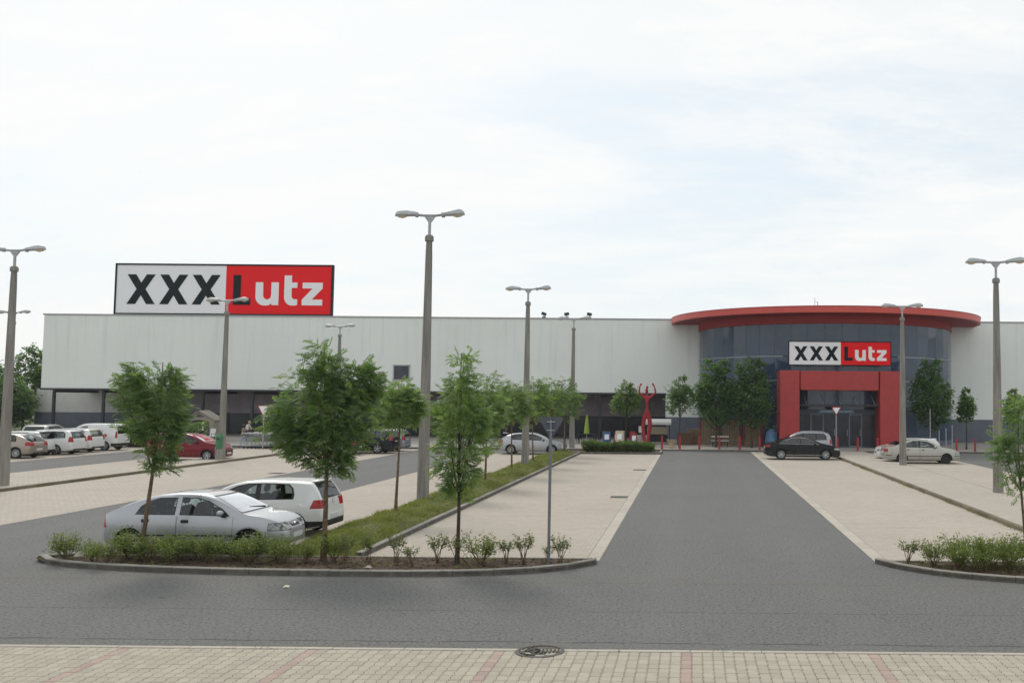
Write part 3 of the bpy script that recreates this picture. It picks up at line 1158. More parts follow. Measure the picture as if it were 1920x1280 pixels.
# entrance screen, doors and glazed canopy inside the portal
EY = 72.9
for k in range(6):
    x0 = 8.0 + k * .97
    fr = MB()
    fr.box((x0 + .03, EY, 1.35), (.06, .10, 2.5)).box((x0 + .94, EY, 1.35), (.06, .10, 2.5))
    fr.box((x0 + .485, EY, .16), (.85, .10, .10)).box((x0 + .485, EY, 2.56), (.85, .10, .08))
    d = fr.build('door' if 2 <= k <= 4 else 'window', M['sign_post'] if k in (1, 4) else M['mullion'], store)
    MB().box((x0 + .485, EY + .02, 1.36), (.86, .03, 2.34)).build('pane', M['shop_glass'], d)
    if 2 <= k <= 4:
        MB().box((x0 + .82, EY - .09, 1.2), (.03, .05, .5)).build('handle', M['galv'], d)
bpart('door_header', lambda mb: mb.box((10.9, EY, 2.78), (5.86, .2, .36)), M['wall_grey'])
for k in range(5):
    MB().box((8.55 + k * 1.18, EY + .05, 3.72), (1.10, .03, 1.3)).build('glass_pane', M['shop_glass'], store)
bpart('transom', lambda mb: (mb.box((10.9, EY, 3.04), (5.86, .12, .09)), mb.box((10.9, EY, 4.42), (5.86, .12, .09))), M['mullion'])
for k in range(5):
    x = 8.35 + k * 1.27
    MB().tube([(x, EY - .1, 4.30), (x + .12, EY - 1.6, 3.28)], .025, 6).build('tie_rod', M['galv'], store)
for k in range(4):
    MB().box((8.72 + k * 1.46, EY - .95, 3.22), (1.40, 1.6, .025), rot=Matrix.Rotation(R(-4), 3, 'X')).build('canopy_pane', M['galv'], store)
bpart('canopy_rail', lambda mb: mb.box((10.9, EY - 1.76, 3.26), (5.8, .07, .12)), M['dark_metal'])
bpart('entrance_lobby', lambda mb: (mb.box((10.9, EY + 2.0, 2.2), (5.8, .1, 4.2)), mb.box((7.98, EY + 1.0, 2.2), (.06, 2.0, 4.2)), mb.box((13.82, EY + 1.0, 2.2), (.06, 2.0, 4.2))), M['soffit'])

# board over the doors: blue with a worn pale line of lettering too blurred to read
bd = thing('entrance_board', 'small blue board with pale lettering above the entrance doors', 'sign', (10.9, EY - .14, 2.80))
MB().box((0, 0, 0), (2.75, .06, .30), bev=.01).build('panel', M['sky_blue'], bd)
mb = MB()
xx = -1.2
while xx < 1.15:
    wd = random.uniform(.05, .11)
    mb.box((xx + wd / 2, -.034, random.uniform(-.01, .01)), (wd, .006, random.uniform(.09, .14)))
    xx += wd + random.choice((.03, .03, .03, .09))
mb.build('lettering', M['white'], bd)


# ---- signs with the store's lettering
def letter_polys():
    """outlines in a 1720 x 405 board, origin bottom left, y up"""
    def X(x0):
        return [(x0, 235), (x0 + 68, 235), (x0 + 110, 168), (x0 + 152, 235), (x0 + 220, 235), (x0 + 145, 119), (x0 + 222, 0),
                (x0 + 154, 0), (x0 + 110, 72), (x0 + 68, 0), (x0, 0), (x0 + 75, 119)]
    def arc(cx, cy, rx, ry, a0, a1, n=8):
        return [(cx + rx * math.cos(R(a0 + (a1 - a0) * i / n)), cy + ry * math.sin(R(a0 + (a1 - a0) * i / n))) for i in range(n + 1)]
    Ls = [('X', X(97)), ('X', X(355)), ('X', X(611))]
    Ls.append(('L', [(935, 236), (994, 236), (994, 50), (1072, 50), (1072, 0), (935, 0)]))
    u = [(1112, 180), (1112, 70)] + arc(1182, 66, 70, 70, 180, 262, 8)[1:] + arc(1200, 40, 46, 44, 268, 320, 4) + \
        [(1240, 14), (1240, 0), (1294, 0), (1294, 180), (1236, 180), (1236, 82)] + arc(1204, 78, 32, 34, 0, -180, 8)[1:] + [(1170, 180)]
    Ls.append(('u', u))
    t = [(1338, 236), (1396, 236), (1396, 180), (1440, 180), (1440, 138), (1396, 138), (1396, 74)] + arc(1422, 74, 26, 27, 180, 270, 5)[1:] + \
        [(1442, 47), (1442, 2)] + [(1420, -3)] + arc(1402, 64, 64, 67, 262, 180, 7)
    Ls.append(('t', t))
    Ls.append(('z', [(1482, 180), (1640, 180), (1640, 134), (1556, 46), (1640, 46), (1640, 0), (1478, 0), (1478, 44), (1562, 134), (1482, 134)]))
    return Ls


def store_sign(label, x0, x1, z0, z1, y, depth, feet=False):
    W, H = x1 - x0, z1 - z0
    s = thing('store_sign', label, 'sign', ((x0 + x1) / 2, y, z0), group='store signs')
    k = W / 1720
    bw = 12 * k
    mb = MB()
    mb.box((0, depth / 2, bw / 2), (W, depth, bw)).box((0, depth / 2, H - bw / 2), (W, depth, bw))
    mb.box((-W / 2 + bw / 2, depth / 2, H / 2), (bw, depth, H - 2 * bw)).box((W / 2 - bw / 2, depth / 2, H / 2), (bw, depth, H - 2 * bw))
    mb.box((0, depth - .02, H / 2), (W - 2 * bw, .04, H - 2 * bw))
    mb.build('frame', M['sign_black'], s)
    sp = -W / 2 + 875 * k
    MB().box(((-W / 2 + bw + sp) / 2, depth / 2 + .01, H / 2), (sp + W / 2 - bw, depth * .7, H - 2 * bw)).build('white_panel', M['sign_white'], s)
    MB().box(((W / 2 - bw + sp) / 2, depth / 2 + .01, H / 2), (W / 2 - bw - sp, depth * .7, H - 2 * bw)).build('red_panel', M['sign_red'], s)
    yf = depth / 2 + .01 - depth * .35
    kz = H / 405
    for i, (ch, poly) in enumerate(letter_polys()):
        pts = [(-W / 2 + a * k, (83 + b) * kz) for a, b in poly]
        MB().prism(pts, 'xz', yf - .03, yf + .002).build('letter', M['sign_black'] if i < 4 else M['sign_white'], s)
    if feet:
        mb = MB()
        for fx in np.linspace(-W * .42, W * .42, 6):
            mb.box((fx, depth + .05, H * .42), (.1, .1, H * .8))
            mb.tube([(fx, depth + .1, H * .75), (fx, depth + 1.6, -.05)], .05, 6)
        mb.build('stand', M['dark_metal'], s)
    return s


store_sign('big white and red board with black XXX standing on the flat roof', -50.3, -31.35, 10.56, 15.02, FY + .02, .35, True)
store_sign('white and red board with black XXX fixed on the glass drum above the red portal', 7.17, 14.87, 6.22, 8.03, 71.75, .22)
mbb = MB()
for x in (8.4, 10.1, 11.9, 13.6):
    mbb.box((x, 72.2, 7.1), (.1, .75, .1))
mbb.build('sign_bracket', M['dark_metal'], store)


# ---- rooftop bits
def flood(x, z, label, lean):
    t = thing('floodlight', label, 'floodlight', (x, FY + .15, ROOF + .12), group='floodlights on the roof edge')
    MB().box((0, 0, .06), (.30, .2, .12)).tube([(0, 0, .1), (0, -.05, .3)], .03, 6).build('bracket', M['dark_metal'], t)
    MB().box((0, -.08, .34), (.42, .22, .26), rot=Matrix.Rotation(lean, 3, 'Y'), bev=.03).build('lamp_head', M['dark_metal'], t)


flood(-12.95, 0, 'small dark floodlight standing alone on the roof edge of the white facade', .35)
flood(-10.97, 0, 'small dark floodlight on the roof edge under the left head of a lamp post', -.2)
flood(-9.0, 0, 'small dark floodlight on the roof edge under the right head of a lamp post', .2)
an = thing('antenna', 'thin pale antenna on the roof above the red rim', 'antenna', (9.1, 71.5, 10.5))
MB().tube([(0, 0, 0), (0, 0, .75)], .018, 6).build('mast', M['galv'], an)
MB().tube([(.22, 0, 0), (.22, 0, .45)], .03, 6).tube([(0, 0, .5), (.22, 0, .42)], .015, 6).build('whip', M['galv'], an)


# ------------------------------------------------------------------ twin lamp posts
def lamp_post():
    t = thing('street_lamp', 'x', 'street lamp', (0, 0, 0), group='twin headed concrete lamp posts across the car park')
    MB().lathe([(.20, -.05), (.197, .3), (.153, 4.5), (.113, 8.2), (.098, 8.72)], 20).build('pole', M['pole'], t, 40)
    MB().lathe([(.108, 8.70), (.145, 8.72), (.145, 8.86), (.10, 8.92)], 16).build('collar', M['pole'], t, 40)
    mb = MB()
    mb.tube([(0, 0, 8.88), (0, 0, 9.5)], .05, 10)
    mb.tube([(-.46, 0, 9.60), (-.16, 0, 9.58), (.16, 0, 9.58), (.46, 0, 9.62)], [.045, .05, .05, .045], 8)
    mb.prism([(-.20, 9.57), (.20, 9.57), (.055, 9.36), (-.055, 9.36)], 'xz', -.035, .035)
    mb.build('arm', M['galv'], t, 40)
    for s in (-1, 1):
        tilt = .02 if s < 0 else -.06
        # rounded cobra head: half-ellipse section tapering towards the arm
        vs, fs = [], []
        st = [(0.40, .045, .05), (.44, .10, .10), (.55, .125, .125), (.75, .155, .165), (.95, .165, .185), (1.07, .13, .15), (1.15, .06, .07), (1.165, .02, .02)]
        nn = 12
        for (x, w, h) in st:
            for k in range(nn):
                a = 2 * PI * k / nn
                zc = math.sin(a)
                vs.append((s * x, w * math.cos(a), 9.60 + (h * zc if zc > 0 else .045 * zc) - tilt * (x - .4)))
        for i in range(len(st) - 1):
            for k in range(nn):
                fs.append((i * nn + k, i * nn + (k + 1) % nn, (i + 1) * nn + (k + 1) % nn, (i + 1) * nn + k))
        fs += [tuple(range(nn)), tuple(range((len(st) - 1) * nn, len(st) * nn))]
        hd = MB().add(vs, fs).build('lamp_head', M['lamp_shell'], t, 50)
        vs, fs = [], []
        st = [(.74, .02, .01), (.80, .09, .05), (.92, .12, .085), (1.05, .09, .06), (1.11, .02, .01)]
        for (x, w, h) in st:
            for k in range(10):
                a = PI + PI * k / 9
                vs.append((s * x, w * math.cos(a), 9.575 + h * math.sin(a) - tilt * (x - .4)))
        for i in range(len(st) - 1):
            for k in range(9):
                fs.append((i * 10 + k, i * 10 + k + 1, (i + 1) * 10 + k + 1, (i + 1) * 10 + k))
        MB().add(vs, fs).build('lens', M['lamp_lens'], hd, 50)
        MB().box((s * .445, 0, 9.605), (.12, .15, .17), bev=.03).build('joint', M['galv'], hd)
    return t


LAMPS = [(-8.87, 31.95, 9.67, 'tallest nearest lamp post, rising from the grass strip beside the parked hatchbacks'),
         (-25.88, 36.36, 8.93, 'leftmost twin lamp post, cut by the left edge of the picture'),
         (-25.67, 52.69, 8.71, 'lamp post with a green bin at its foot, in front of the roof sign'),
         (-8.46, 48.99, 9.16, 'lamp post in the grass strip in front of the silver hatchback'),
         (-8.5, 68.27, 9.28, 'lamp post at the far end of the grass strip beside the hedge'),
         (11.51, 52.63, 8.70, 'lamp post on the walkway in front of the pale saloon and red portal'),
         (11.72, 36.96, 8.88, 'rightmost lamp post on the walkway near the right edge'),
         (-26.9, 73.0, 8.85, 'far lamp post whose top shows against the white wall above the big tree'),
         (-49.3, 69.5, 9.5, 'far lamp post mostly hidden behind the leftmost one')]
lp0 = lamp_post()
for i, (x, y, h, lab) in enumerate(LAMPS):
    o = lp0 if i == 0 else copy_tree(lp0)
    o['label'] = lab
    o.location = (x, y, 0.1 if i in (1, 2, 5, 6, 7) else 0)
    k = (h + .06) / 9.68
    o.scale = (1, 1, k)
    o.rotation_euler = (0, 0, random.uniform(-.05, .05))


# ------------------------------------------------------------------ cars
def pchip(xs, ys):
    xs, ys = np.array(xs, float), np.array(ys, float)
    h, d = np.diff(xs), np.diff(ys) / np.diff(xs)
    m = np.zeros(len(xs))
    for i in range(1, len(xs) - 1):
        if d[i - 1] * d[i] > 0:
            w1, w2 = 2 * h[i] + h[i - 1], h[i] + 2 * h[i - 1]
            m[i] = (w1 + w2) / (w1 / d[i - 1] + w2 / d[i])
    m[0], m[-1] = d[0], d[-1]

    def f(x):
        x = min(max(x, xs[0]), xs[-1])
        i = min(np.searchsorted(xs, x, side='right') - 1, len(xs) - 2)
        t = (x - xs[i]) / h[i]
        return ((1 + 2 * t) * (1 - t) ** 2 * ys[i] + t * (1 - t) ** 2 * h[i] * m[i] + t * t * (3 - 2 * t) * ys[i + 1] + t * t * (t - 1) * h[i] * m[i + 1])
    return f


def poly_planes(poly):
    """convex polygon in (u, z) -> outward half-space planes"""
    area = sum(poly[i][0] * poly[(i + 1) % len(poly)][1] - poly[(i + 1) % len(poly)][0] * poly[i][1] for i in range(len(poly)))
    if area < 0:
        poly = poly[::-1]
    out = []
    for i in range(len(poly)):
        a, b = poly[i], poly[(i + 1) % len(poly)]
        du, dz = b[0] - a[0], b[1] - a[1]
        out.append((Vector((a[0], 0, a[1])), Vector((dz, 0, -du)).normalized()))
    return out


def grow(poly, d):
    cx = sum(p[0] for p in poly) / len(poly)
    cz = sum(p[1] for p in poly) / len(poly)
    out = []
    for p in poly:
        v = Vector((p[0] - cx, p[1] - cz))
        l = v.length
        out.append((cx + v.x * (l + d) / l, cz + v.y * (l + d * 1.2) / l))
    return out


def box_planes(u=None, y=None, z=None):
    out = []
    for ax, rg in ((0, u), (1, y), (2, z)):
        if rg is None:
            continue
        for v, s in ((rg[0], -1), (rg[1], 1)):
            if v is None:
                continue
            co, no = [0, 0, 0], [0, 0, 0]
            co[ax], no[ax] = v, s
            out.append((Vector(co), Vector(no)))
    return out


def carve(bm, planes, filt):
    cand = []
    for f in bm.faces:
        if not filt(f):
            continue
        vs = [v.co for v in f.verts]
        if all(any((c - co).dot(no) < -1e-6 for c in vs) for co, no in planes):
            cand.append(f)
    for co, no in planes:
        if not cand:
            return []
        ge = set()
        for f in cand:
            ge.update(f.verts)
            ge.update(f.edges)
        res = bmesh.ops.bisect_plane(bm, geom=list(ge) + cand, dist=1e-5, plane_co=co, plane_no=no)
        cand = [g for g in res['geom'] if isinstance(g, bmesh.types.BMFace)]
        cand = [f for f in cand if (f.calc_center_median() - co).dot(no) < 0]
    return cand


def take(bm, faces, push=0.0):
    """lift faces out of the body: (verts, faces)"""
    idx, vs, fs = {}, [], []
    for f in faces:
        q = []
        for v in f.verts:
            if v not in idx:
                idx[v] = len(vs)
                n = v.normal if push else None
                vs.append(v.co + n * push if push else v.co.copy())
            q.append(idx[v])
        fs.append(tuple(q))
    bmesh.ops.delete(bm, geom=faces, context='FACES')
    return vs, fs


_wheel_cache = {}


def wheel_meshes(r, w, style):
    key = (round(r, 3), round(w, 3), style)
    if key in _wheel_cache:
        return _wheel_cache[key]
    ri = r * 0.66
    h = w / 2
    ty = MB().lathe([(ri, -h * .85), (r * .86, -h), (r * .97, -h * .8), (r, -h * .4), (r, h * .4), (r * .97, h * .8), (r * .86, h), (ri, h * .85), (ri * .97, 0)], 28, axis='y', close=True)
    ty = ty.mesh('tyre', M['tyre'], 40)
    mb = MB()
    mb.lathe([(ri, -h * .8), (ri, h * .78), (ri * .94, h * .86), (ri * .90, h * .74), (ri * .88, h * .1), (.02, h * .05), (.02, -h * .3), (ri * .9, -h * .5)], 28, axis='y', mi=1, close=True)
    mb.lathe([(ri * 1.0, h * .6), (ri * 1.0, h * .82), (ri * .955, h * .90), (ri * .89, h * .82), (ri * .88, h * .5)], 28, axis='y', close=True)
    ns = {'five': 5, 'seven': 7, 'ten': 10, 'cover': 9, 'steel': 0}[style]
    if style == 'steel':
        mb.lathe([(.0, h * .5), (ri * .35, h * .52), (ri * .5, h * .3), (ri * .88, h * .36), (ri * .88, h * .3), (.0, h * .2)], 24, axis='y', mi=1)
    for k in range(ns):
        a = 2 * PI * k / ns
        wd = ri * (0.16 if ns == 5 else 0.10 if ns < 10 else .07) * (1.5 if style == 'cover' else 1)
        vs = []
        for rr, yy, sc in ((ri * .12, h * .72, 1.0), (ri * .93, h * .80, 1.25 if ns > 5 else .95)):
            for sg in (-1, 1):
                for yo in (0, -h * .22):
                    x, z = rr, sg * wd * sc
                    vs.append((x * math.cos(a) - z * math.sin(a), yy + yo, x * math.sin(a) + z * math.cos(a)))
        mb.add(vs, [(0, 2, 6, 4), (1, 5, 7, 3), (0, 4, 5, 1), (2, 3, 7, 6), (0, 1, 3, 2), (4, 6, 7, 5)])
    if ns:
        mb.lathe([(.0, h * .80), (ri * .17, h * .78), (ri * .21, h * .6), (.0, h * .4)], 14, axis='y')
    rm = mb.mesh('rim', [M['rim_dark'] if style == 'steel' else M['alloy'], M['rim_dark']], 40)
    _wheel_cache[key] = (ty, rm)
    return ty, rm


_seat_me = {}


def seat_mesh():
    if 's' not in _seat_me:
        mb = MB()
        mb.box((0, 0, .14), (.5, .48, .18), bev=.05)
        mb.box((-.30, 0, .46), (.15, .46, .62), rot=Matrix.Rotation(R(-14), 3, 'Y'), bev=.06)
        mb.box((-.395, 0, .90), (.10, .27, .20), rot=Matrix.Rotation(R(-10), 3, 'Y'), bev=.045)
        mb.tube([(-.36, -.06, .72), (-.39, -.06, .85)], .008, 5).tube([(-.36, .06, .72), (-.39, .06, .85)], .008, 5)
        _seat_me['s'] = mb.mesh('seat', M['interior'], 50)
    return _seat_me['s']


def build_car(sp, name, label, cat, paint, x, y, facing, group='cars parked in the bays', rz=0.0, **ov):
    sp = dict(sp)
    sp.update(ov)
    L, W = sp['L'], sp['W']
    pm = PAINT[paint]
    car = thing(name, label, cat, (x, y, 0.004), (0 if facing > 0 else PI) + rz, group)
    car.scale = (.946, .946, .946)
    off = L / 2

    def part(nm, vs, fs, mats, parent=None, smooth=35):
        mb = MB().add([(v[0] - off, v[1], v[2]) for v in vs], fs)
        me = bpy.data.meshes.new(nm)
        me.from_pydata(mb.v, [], mb.f)
        for m in (mats if isinstance(mats, list) else [mats]):
            me.materials.append(m)
        if smooth:
            me.polygons.foreach_set('use_smooth', [True] * len(me.polygons))
            me.set_sharp_from_angle(angle=R(smooth))
        me.update()
        return link(nm, me, parent or car)

    fz = sp.get('zs', 1.0)
    top, belt, bot, wid = (pchip(*zip(*sp[k])) for k in ('top', 'belt', 'bot', 'wid'))
    fine = sp.get('fine', 1)
    ends = [0, .006, .018, .035, .055, .08, .11, .15, .2, .27, .34]
    xs = sorted(set(ends + [L - e for e in ends] + list(np.linspace(.40, L - .40, 46 if fine else 28))))
    tum = sp.get('tumble', .30)
    sect = []
    for u in xs:
        t, b, w = top(u), bot(u), wid(u) * W / 1.71
        b = min(b, t - .15)
        be = max(min(belt(u), t - .045), b + .08)
        h, g = be - b, t - be
        wr = max(w * .945 - tum * g, w * .5)
        lp = lambda q: w * .945 + (wr - w * .945) * q
        sect.append([(0, b), (.55 * w, b), (.88 * w, b), (.965 * w, b + .06 * h), (.995 * w, b + .25 * h), (w, b + .45 * h), (.998 * w, b + .64 * h), (.985 * w, b + .82 * h),
                     (.968 * w, b + .94 * h), (.95 * w, be), (lp(.22), be + .22 * g), (lp(.45), be + .45 * g), (lp(.68), be + .68 * g), (lp(.87), be + .87 * g),
                     (wr * .955, be + .945 * g), (wr * .86, be + .975 * g), (wr * .66, be + .988 * g), (wr * .34, be + .997 * g), (0, t)])
    m = len(sect[0])
    bm = bmesh.new()
    rings = []
    for u, s in zip(xs, sect):
        left = [bm.verts.new((u, yy, zz)) for yy, zz in s]
        right = [left[0]] + [bm.verts.new((u, -yy, zz)) for yy, zz in s[1:-1]] + [left[-1]]
        rings.append((left, right))
    for (l0, r0), (l1, r1) in zip(rings[:-1], rings[1:]):
        for i in range(m - 1):
            bm.faces.new((l0[i], l0[i + 1], l1[i + 1], l1[i]))
            bm.faces.new((r0[i + 1], r0[i], r1[i], r1[i + 1]))
    for (l, r), rev in ((rings[0], 0), (rings[-1], 1)):
        for i in range(m - 1):
            q = [l[i], l[i + 1], r[i + 1], r[i]]
            q2 = []
            for v in q:
                if v not in q2:
                    q2.append(v)
            if len(q2) > 2:
                bm.faces.new(q2)
    bmesh.ops.recalc_face_normals(bm, faces=bm.faces)
    bm.normal_update()
    if sum(f.normal.z * f.calc_area() for f in bm.faces if f.calc_center_median().z > top(L * .45) - .1) < 0:
        bmesh.ops.reverse_faces(bm, faces=bm.faces)

    r = sp['r']
    wx = (sp['rw'], sp['fw'])
    ra = r * 1.14
    # wheel arches
    for wc in wx:
        circ = [(wc + ra * math.cos(2 * PI * k / 18), r + ra * math.sin(2 * PI * k / 18)) for k in range(18)]
        for s in (1, -1):
            fs = carve(bm, poly_planes(circ), lambda f: f.calc_center_median().y * s > .42 * W / 1.71)
            if fs:
                bmesh.ops.delete(bm, geom=fs, context='FACES')
    side = lambda s: (lambda f: f.normal.y * s > .45)
    doors = {}
    # doors: seam first, then the panel itself
    for s in (1, -1):
        for di, (u0, u1) in enumerate(sp['doors']):
            zlo, zhi = sp['dz']
            zlo2 = zlo
            fs = carve(bm, box_planes((u0, u1), None, (zlo2, zhi)), lambda f: f.normal.y * s > .3 and (f.calc_center_median().y * s > .5))
            if not fs:
                continue
            inner = carve_in(bm, fs, box_planes((u0 + .007, u1 - .007), None, (zlo2 + .007, zhi + 1)))
            rest_f = [f for f in bm.faces if f.material_index == 7]
            for f in rest_f:
                f.material_index = 0
            vs, q = take(bm, inner)
            doors[(s, di)] = part('door', vs, q, pm)
            if rest_f:
                vs, q = take(bm, [f for f in rest_f if f.is_valid])
                part('door_seam', [(v[0], v[1] - s * .004, v[2]) for v in vs], q, M['trim'])
    # side windows
    tr_m = M['trim']
    gl_m = M['glass_tint'] if sp.get('tint') else M['glass']
    for s in (1, -1):
        for dlo, panes in sp['glass']:
            fs = carve(bm, poly_planes(dlo), side(s))
            if not fs:
                continue
            for f in fs:
                f.material_index = 8
            for pane, di in panes:
                g = carve(bm, poly_planes(pane), lambda f: f.material_index == 8 and f.normal.y * s > .3)
                if g:
                    vs, q = take(bm, g)
                    par = doors.get((s, di)) if di is not None else None
                    part('window', vs, q, gl_m, par)
            tg = [f for f in bm.faces if f.material_index == 8]
            # tag is inherited by split faces; whatever is still inside the outline is rubber
            if tg:
                vs, q = take(bm, tg)
                part('window_trim', vs, q, tr_m)
            if sp.get('chrome'):
                loop = [(u, s * (.852 * W / 1.71 * .945 - tum * max(0, z - .985) + .004), z) for u, z in dlo]
                MB().tube([(u - off, yy, z) for u, yy, z in loop + loop[:1]], .011, 5).build('chrome_strip', M['chrome'], car)
    # front and rear screens
    for key, nm, sg, gm in (('front', 'windscreen', 1, M['glass_wind']), ('rear', 'rear_window', -1, gl_m)):
        if key not in sp:
            continue
        z0, z1, y0, y1, ulim = sp[key]
        k = (y1 - y0) / (z1 - z0)
        for gi, gro in enumerate((.022, 0.0)):
            pl = [(Vector((0, 0, z0 - gro)), Vector((0, 0, -1))), (Vector((0, 0, z1 + gro)), Vector((0, 0, 1)))]
            for s in (1, -1):
                no = Vector((0, s, -k)).normalized()
                pl.append((Vector((0, s * (y0 + gro), z0)), no))
            ff = (lambda f: f.normal.x * sg > .12 and (f.calc_center_median().x - ulim) * sg > 0 and abs(f.normal.y) < .75)
            if gi == 0:
                fs = carve(bm, pl, ff)
                for f in fs:
                    f.material_index = 8
            else:
                g = carve(bm, pl, lambda f: f.material_index == 8)
                if g:
                    vs, q = take(bm, g)
                    part(nm, vs, q, gm)
                tg = [f for f in bm.faces if f.material_index == 8]
                if tg:
                    vs, q = take(bm, tg)
                    part('window_trim', vs, q, M['trim'])
    # lamps
    for s in (1, -1):
        for nm, mt, u, z, yy, slope in sp['lamps']:
            pl = box_planes(u, None, z)
            pl.append((Vector((0, s * yy, 0)), Vector((0, -s, 0))))
            if slope:
                pl.append((Vector((slope[0], 0, slope[1])), Vector((slope[2], 0, slope[3])).normalized()))
            gp = [(co + no * .014, no) for co, no in pl]
            fs = carve(bm, gp, lambda f: f.calc_center_median().y * s > 0 and f.normal.z > -.6)
            for f in fs:
                f.material_index = 8
            fs = carve(bm, pl, lambda f: f.material_index == 8)
            if fs:
                vs, q = take(bm, fs)
                part(nm, vs, q, M[mt])
            fs = [f for f in bm.faces if f.material_index == 8]
            if fs:
                vs, q = take(bm, fs)
                part('lamp_seal', vs, q, M['trim'] if nm == 'headlight' else pm)
    for nm, mt, u, yy, z in sp.get('panels', []):
        fs = carve(bm, box_planes(u, yy, z), lambda f: f.normal.z > -.8)
        if fs:
            vs, q = take(bm, fs)
            part(nm, vs, q, M[mt])
    # body shell itself
    bm.verts.index_update()
    vs = [v.co.copy() for v in bm.verts]
    q = [tuple(v.index for v in f.verts) for f in bm.faces]
    bm.free()
    part('body', vs, q, pm)

    # wheels with their dark wells
    wt = sp.get('tw', .20)
    ty, rm = wheel_meshes(r, wt, sp.get('style', 'five'))
    for wc in wx:
        ww = wid(wc) * W / 1.71
        for s in (1, -1):
            wh = link('wheel', ty, car, (wc - off, s * (ww - wt / 2 - .025), r))
            wh.name = 'wheel'
            wh.rotation_euler = (0, random.uniform(0, 1.2), 0 if s > 0 else PI)
            link('rim', rm, wh)
            mb = MB()
            n = 14
            pts = []
            for k in range(n + 1):
                a = PI * 1.12 * k / n - PI * .06
                for yy in (ww * .45, ww * .985):
                    pts.append((wc - off + ra * math.cos(a), s * yy, r + ra * math.sin(a)))
            mb.add(pts, [(2 * k, 2 * k + 1, 2 * k + 3, 2 * k + 2) for k in range(n)])
            cpt = [pts[2 * k] for k in range(n + 1)]
            mb.add(cpt, [tuple(range(n + 1))])
            me = bpy.data.meshes.new('wheel_well')
            me.from_pydata(mb.v, [], mb.f)
            me.materials.append(M['black'])
            link('wheel_well', me, car)
            if sp.get('lip'):
                MB().tube([(wc - off + (ra + .012) * math.cos(a), s * (wid(wc + (ra) * math.cos(a)) * W / 1.71 * .998), r + (ra + .012) * math.sin(a)) for a in np.linspace(R(2), R(178), 18)],
                          .022, 6).build('arch_lip', pm, car, 60)

    # inside: floor pan, seats, dashboard, steering wheel
    u_s = sp['seat_u']
    mb = MB().box((L * .48 - off, 0, .36), (L * .62, W * .78, .12))
    mb.box((sp['dash_u'] - off, 0, .74), (.42, W * .74, .24), bev=.05)
    mb.tube([(sp['dash_u'] - .36 - off + .03 * math.cos(a), .36 + .18 * math.sin(a), .82 + .18 * math.cos(a)) for a in np.linspace(0, 2 * PI, 15)], .014, 6)
    mb.build('dashboard', M['interior'], car)
    for uu, ys in ((u_s[0], (-.36, .36)), (u_s[1], (-.38, .38))):
        for yy in ys:
            st = link('seat', seat_mesh(), car, (uu - off, yy, .36 if uu == u_s[0] else .38))
            if uu == u_s[1]:
                st.scale = (.8, 1, .72)

    # small fittings
    for s in (1, -1):
        mu, mz = sp['mirror']
        ym = wid(mu) * W / 1.71 * .945
        mb = MB().box((mu - off, s * (ym + .13), mz + .02), (.11, .19, .125), bev=.035)
        o = mb.build('mirror', pm, car, 60)
        MB().box((mu - off + .03, s * (ym + .02), mz - .055), (.10, .10, .05), bev=.015).build('mirror_foot', M['black'], o)
        for (hu, hz), di in zip(sp.get('handles', []), range(9)):
            yh = wid(hu) * W / 1.71 * .995
            par = doors.get((s, di), car)
            MB().box((hu - off, s * (yh - .006), hz), (.17, .03, .075 if sp.get('lip') else .045), bev=.012).build('handle', M['black'] if sp.get('bh', True) else pm, par)
    for u, z, sg in ((-.004, sp['plate_z'][0], -1), (L + .004, sp['plate_z'][1], 1)):
        uu = u
        # find the skin at that height
        for xx in (xs if sg < 0 else xs[::-1]):
            if top(xx) > z + .05 and bot(xx) < z - .05:
                uu = xx - sg * -.0
                break
        MB().box((uu - off + sg * .012, 0, z), (.02, .50, .11), bev=.006).build('number_plate', M['plate'], car)
    for fn in sp.get('extra', []):
        fn(car, off, pm, sp)
    return car


def carve_in(bm, faces, planes):
    """carve only inside the given faces; leftovers get tagged"""
    for f in faces:
        f.material_index = 7
    cand = list(faces)
    for co, no in planes:
        ge = set()
        for f in cand:
            ge.update(f.verts)
            ge.update(f.edges)
        res = bmesh.ops.bisect_plane(bm, geom=list(ge) + cand, dist=1e-5, plane_co=co, plane_no=no)
        allf = [g for g in res['geom'] if isinstance(g, bmesh.types.BMFace)]
        ins = []
        for f in allf:
            if (f.calc_center_median() - co).dot(no) < 0:
                ins.append(f)
        cand = ins
    for f in cand:
        f.material_index = 0
    return cand


# -- extras
def x_grille(u, z0, z1, hw):
    def fn(car, off, pm, sp):
        mb = MB()
        for k in range(4):
            mb.box((u - off, 0, z0 + (z1 - z0) * (k + .5) / 4), (.03, 2 * hw, (z1 - z0) / 9))
        mb.lathe([(0, 0), (.045, .0), (.045, .02), (0, .025)], 12, axis='x', loc=(u - off + .005, 0, (z0 + z1) / 2))
        mb.build('grille', M['chrome'], car)
    return fn


def x_rails(u0, u1, z, y):
    def fn(car, off, pm, sp):
        for s in (1, -1):
            MB().tube([(u0 - off, s * y, z - .03), (u0 + .1 - off, s * y, z + .03), ((u0 + u1) / 2 - off, s * y, z + .045), (u1 - .1 - off, s * y, z + .02), (u1 - off, s * y, z - .05)], .018, 6).build('roof_rail', M['galv'], car, 60)
    return fn


def x_wiper(u0, z0, u1, z1, y0, y1):
    def fn(car, off, pm, sp):
        MB().tube([(u0 - off, y0, z0), (u1 - off, y1, z1)], .012, 5).build('wiper', M['black'], car)
    return fn


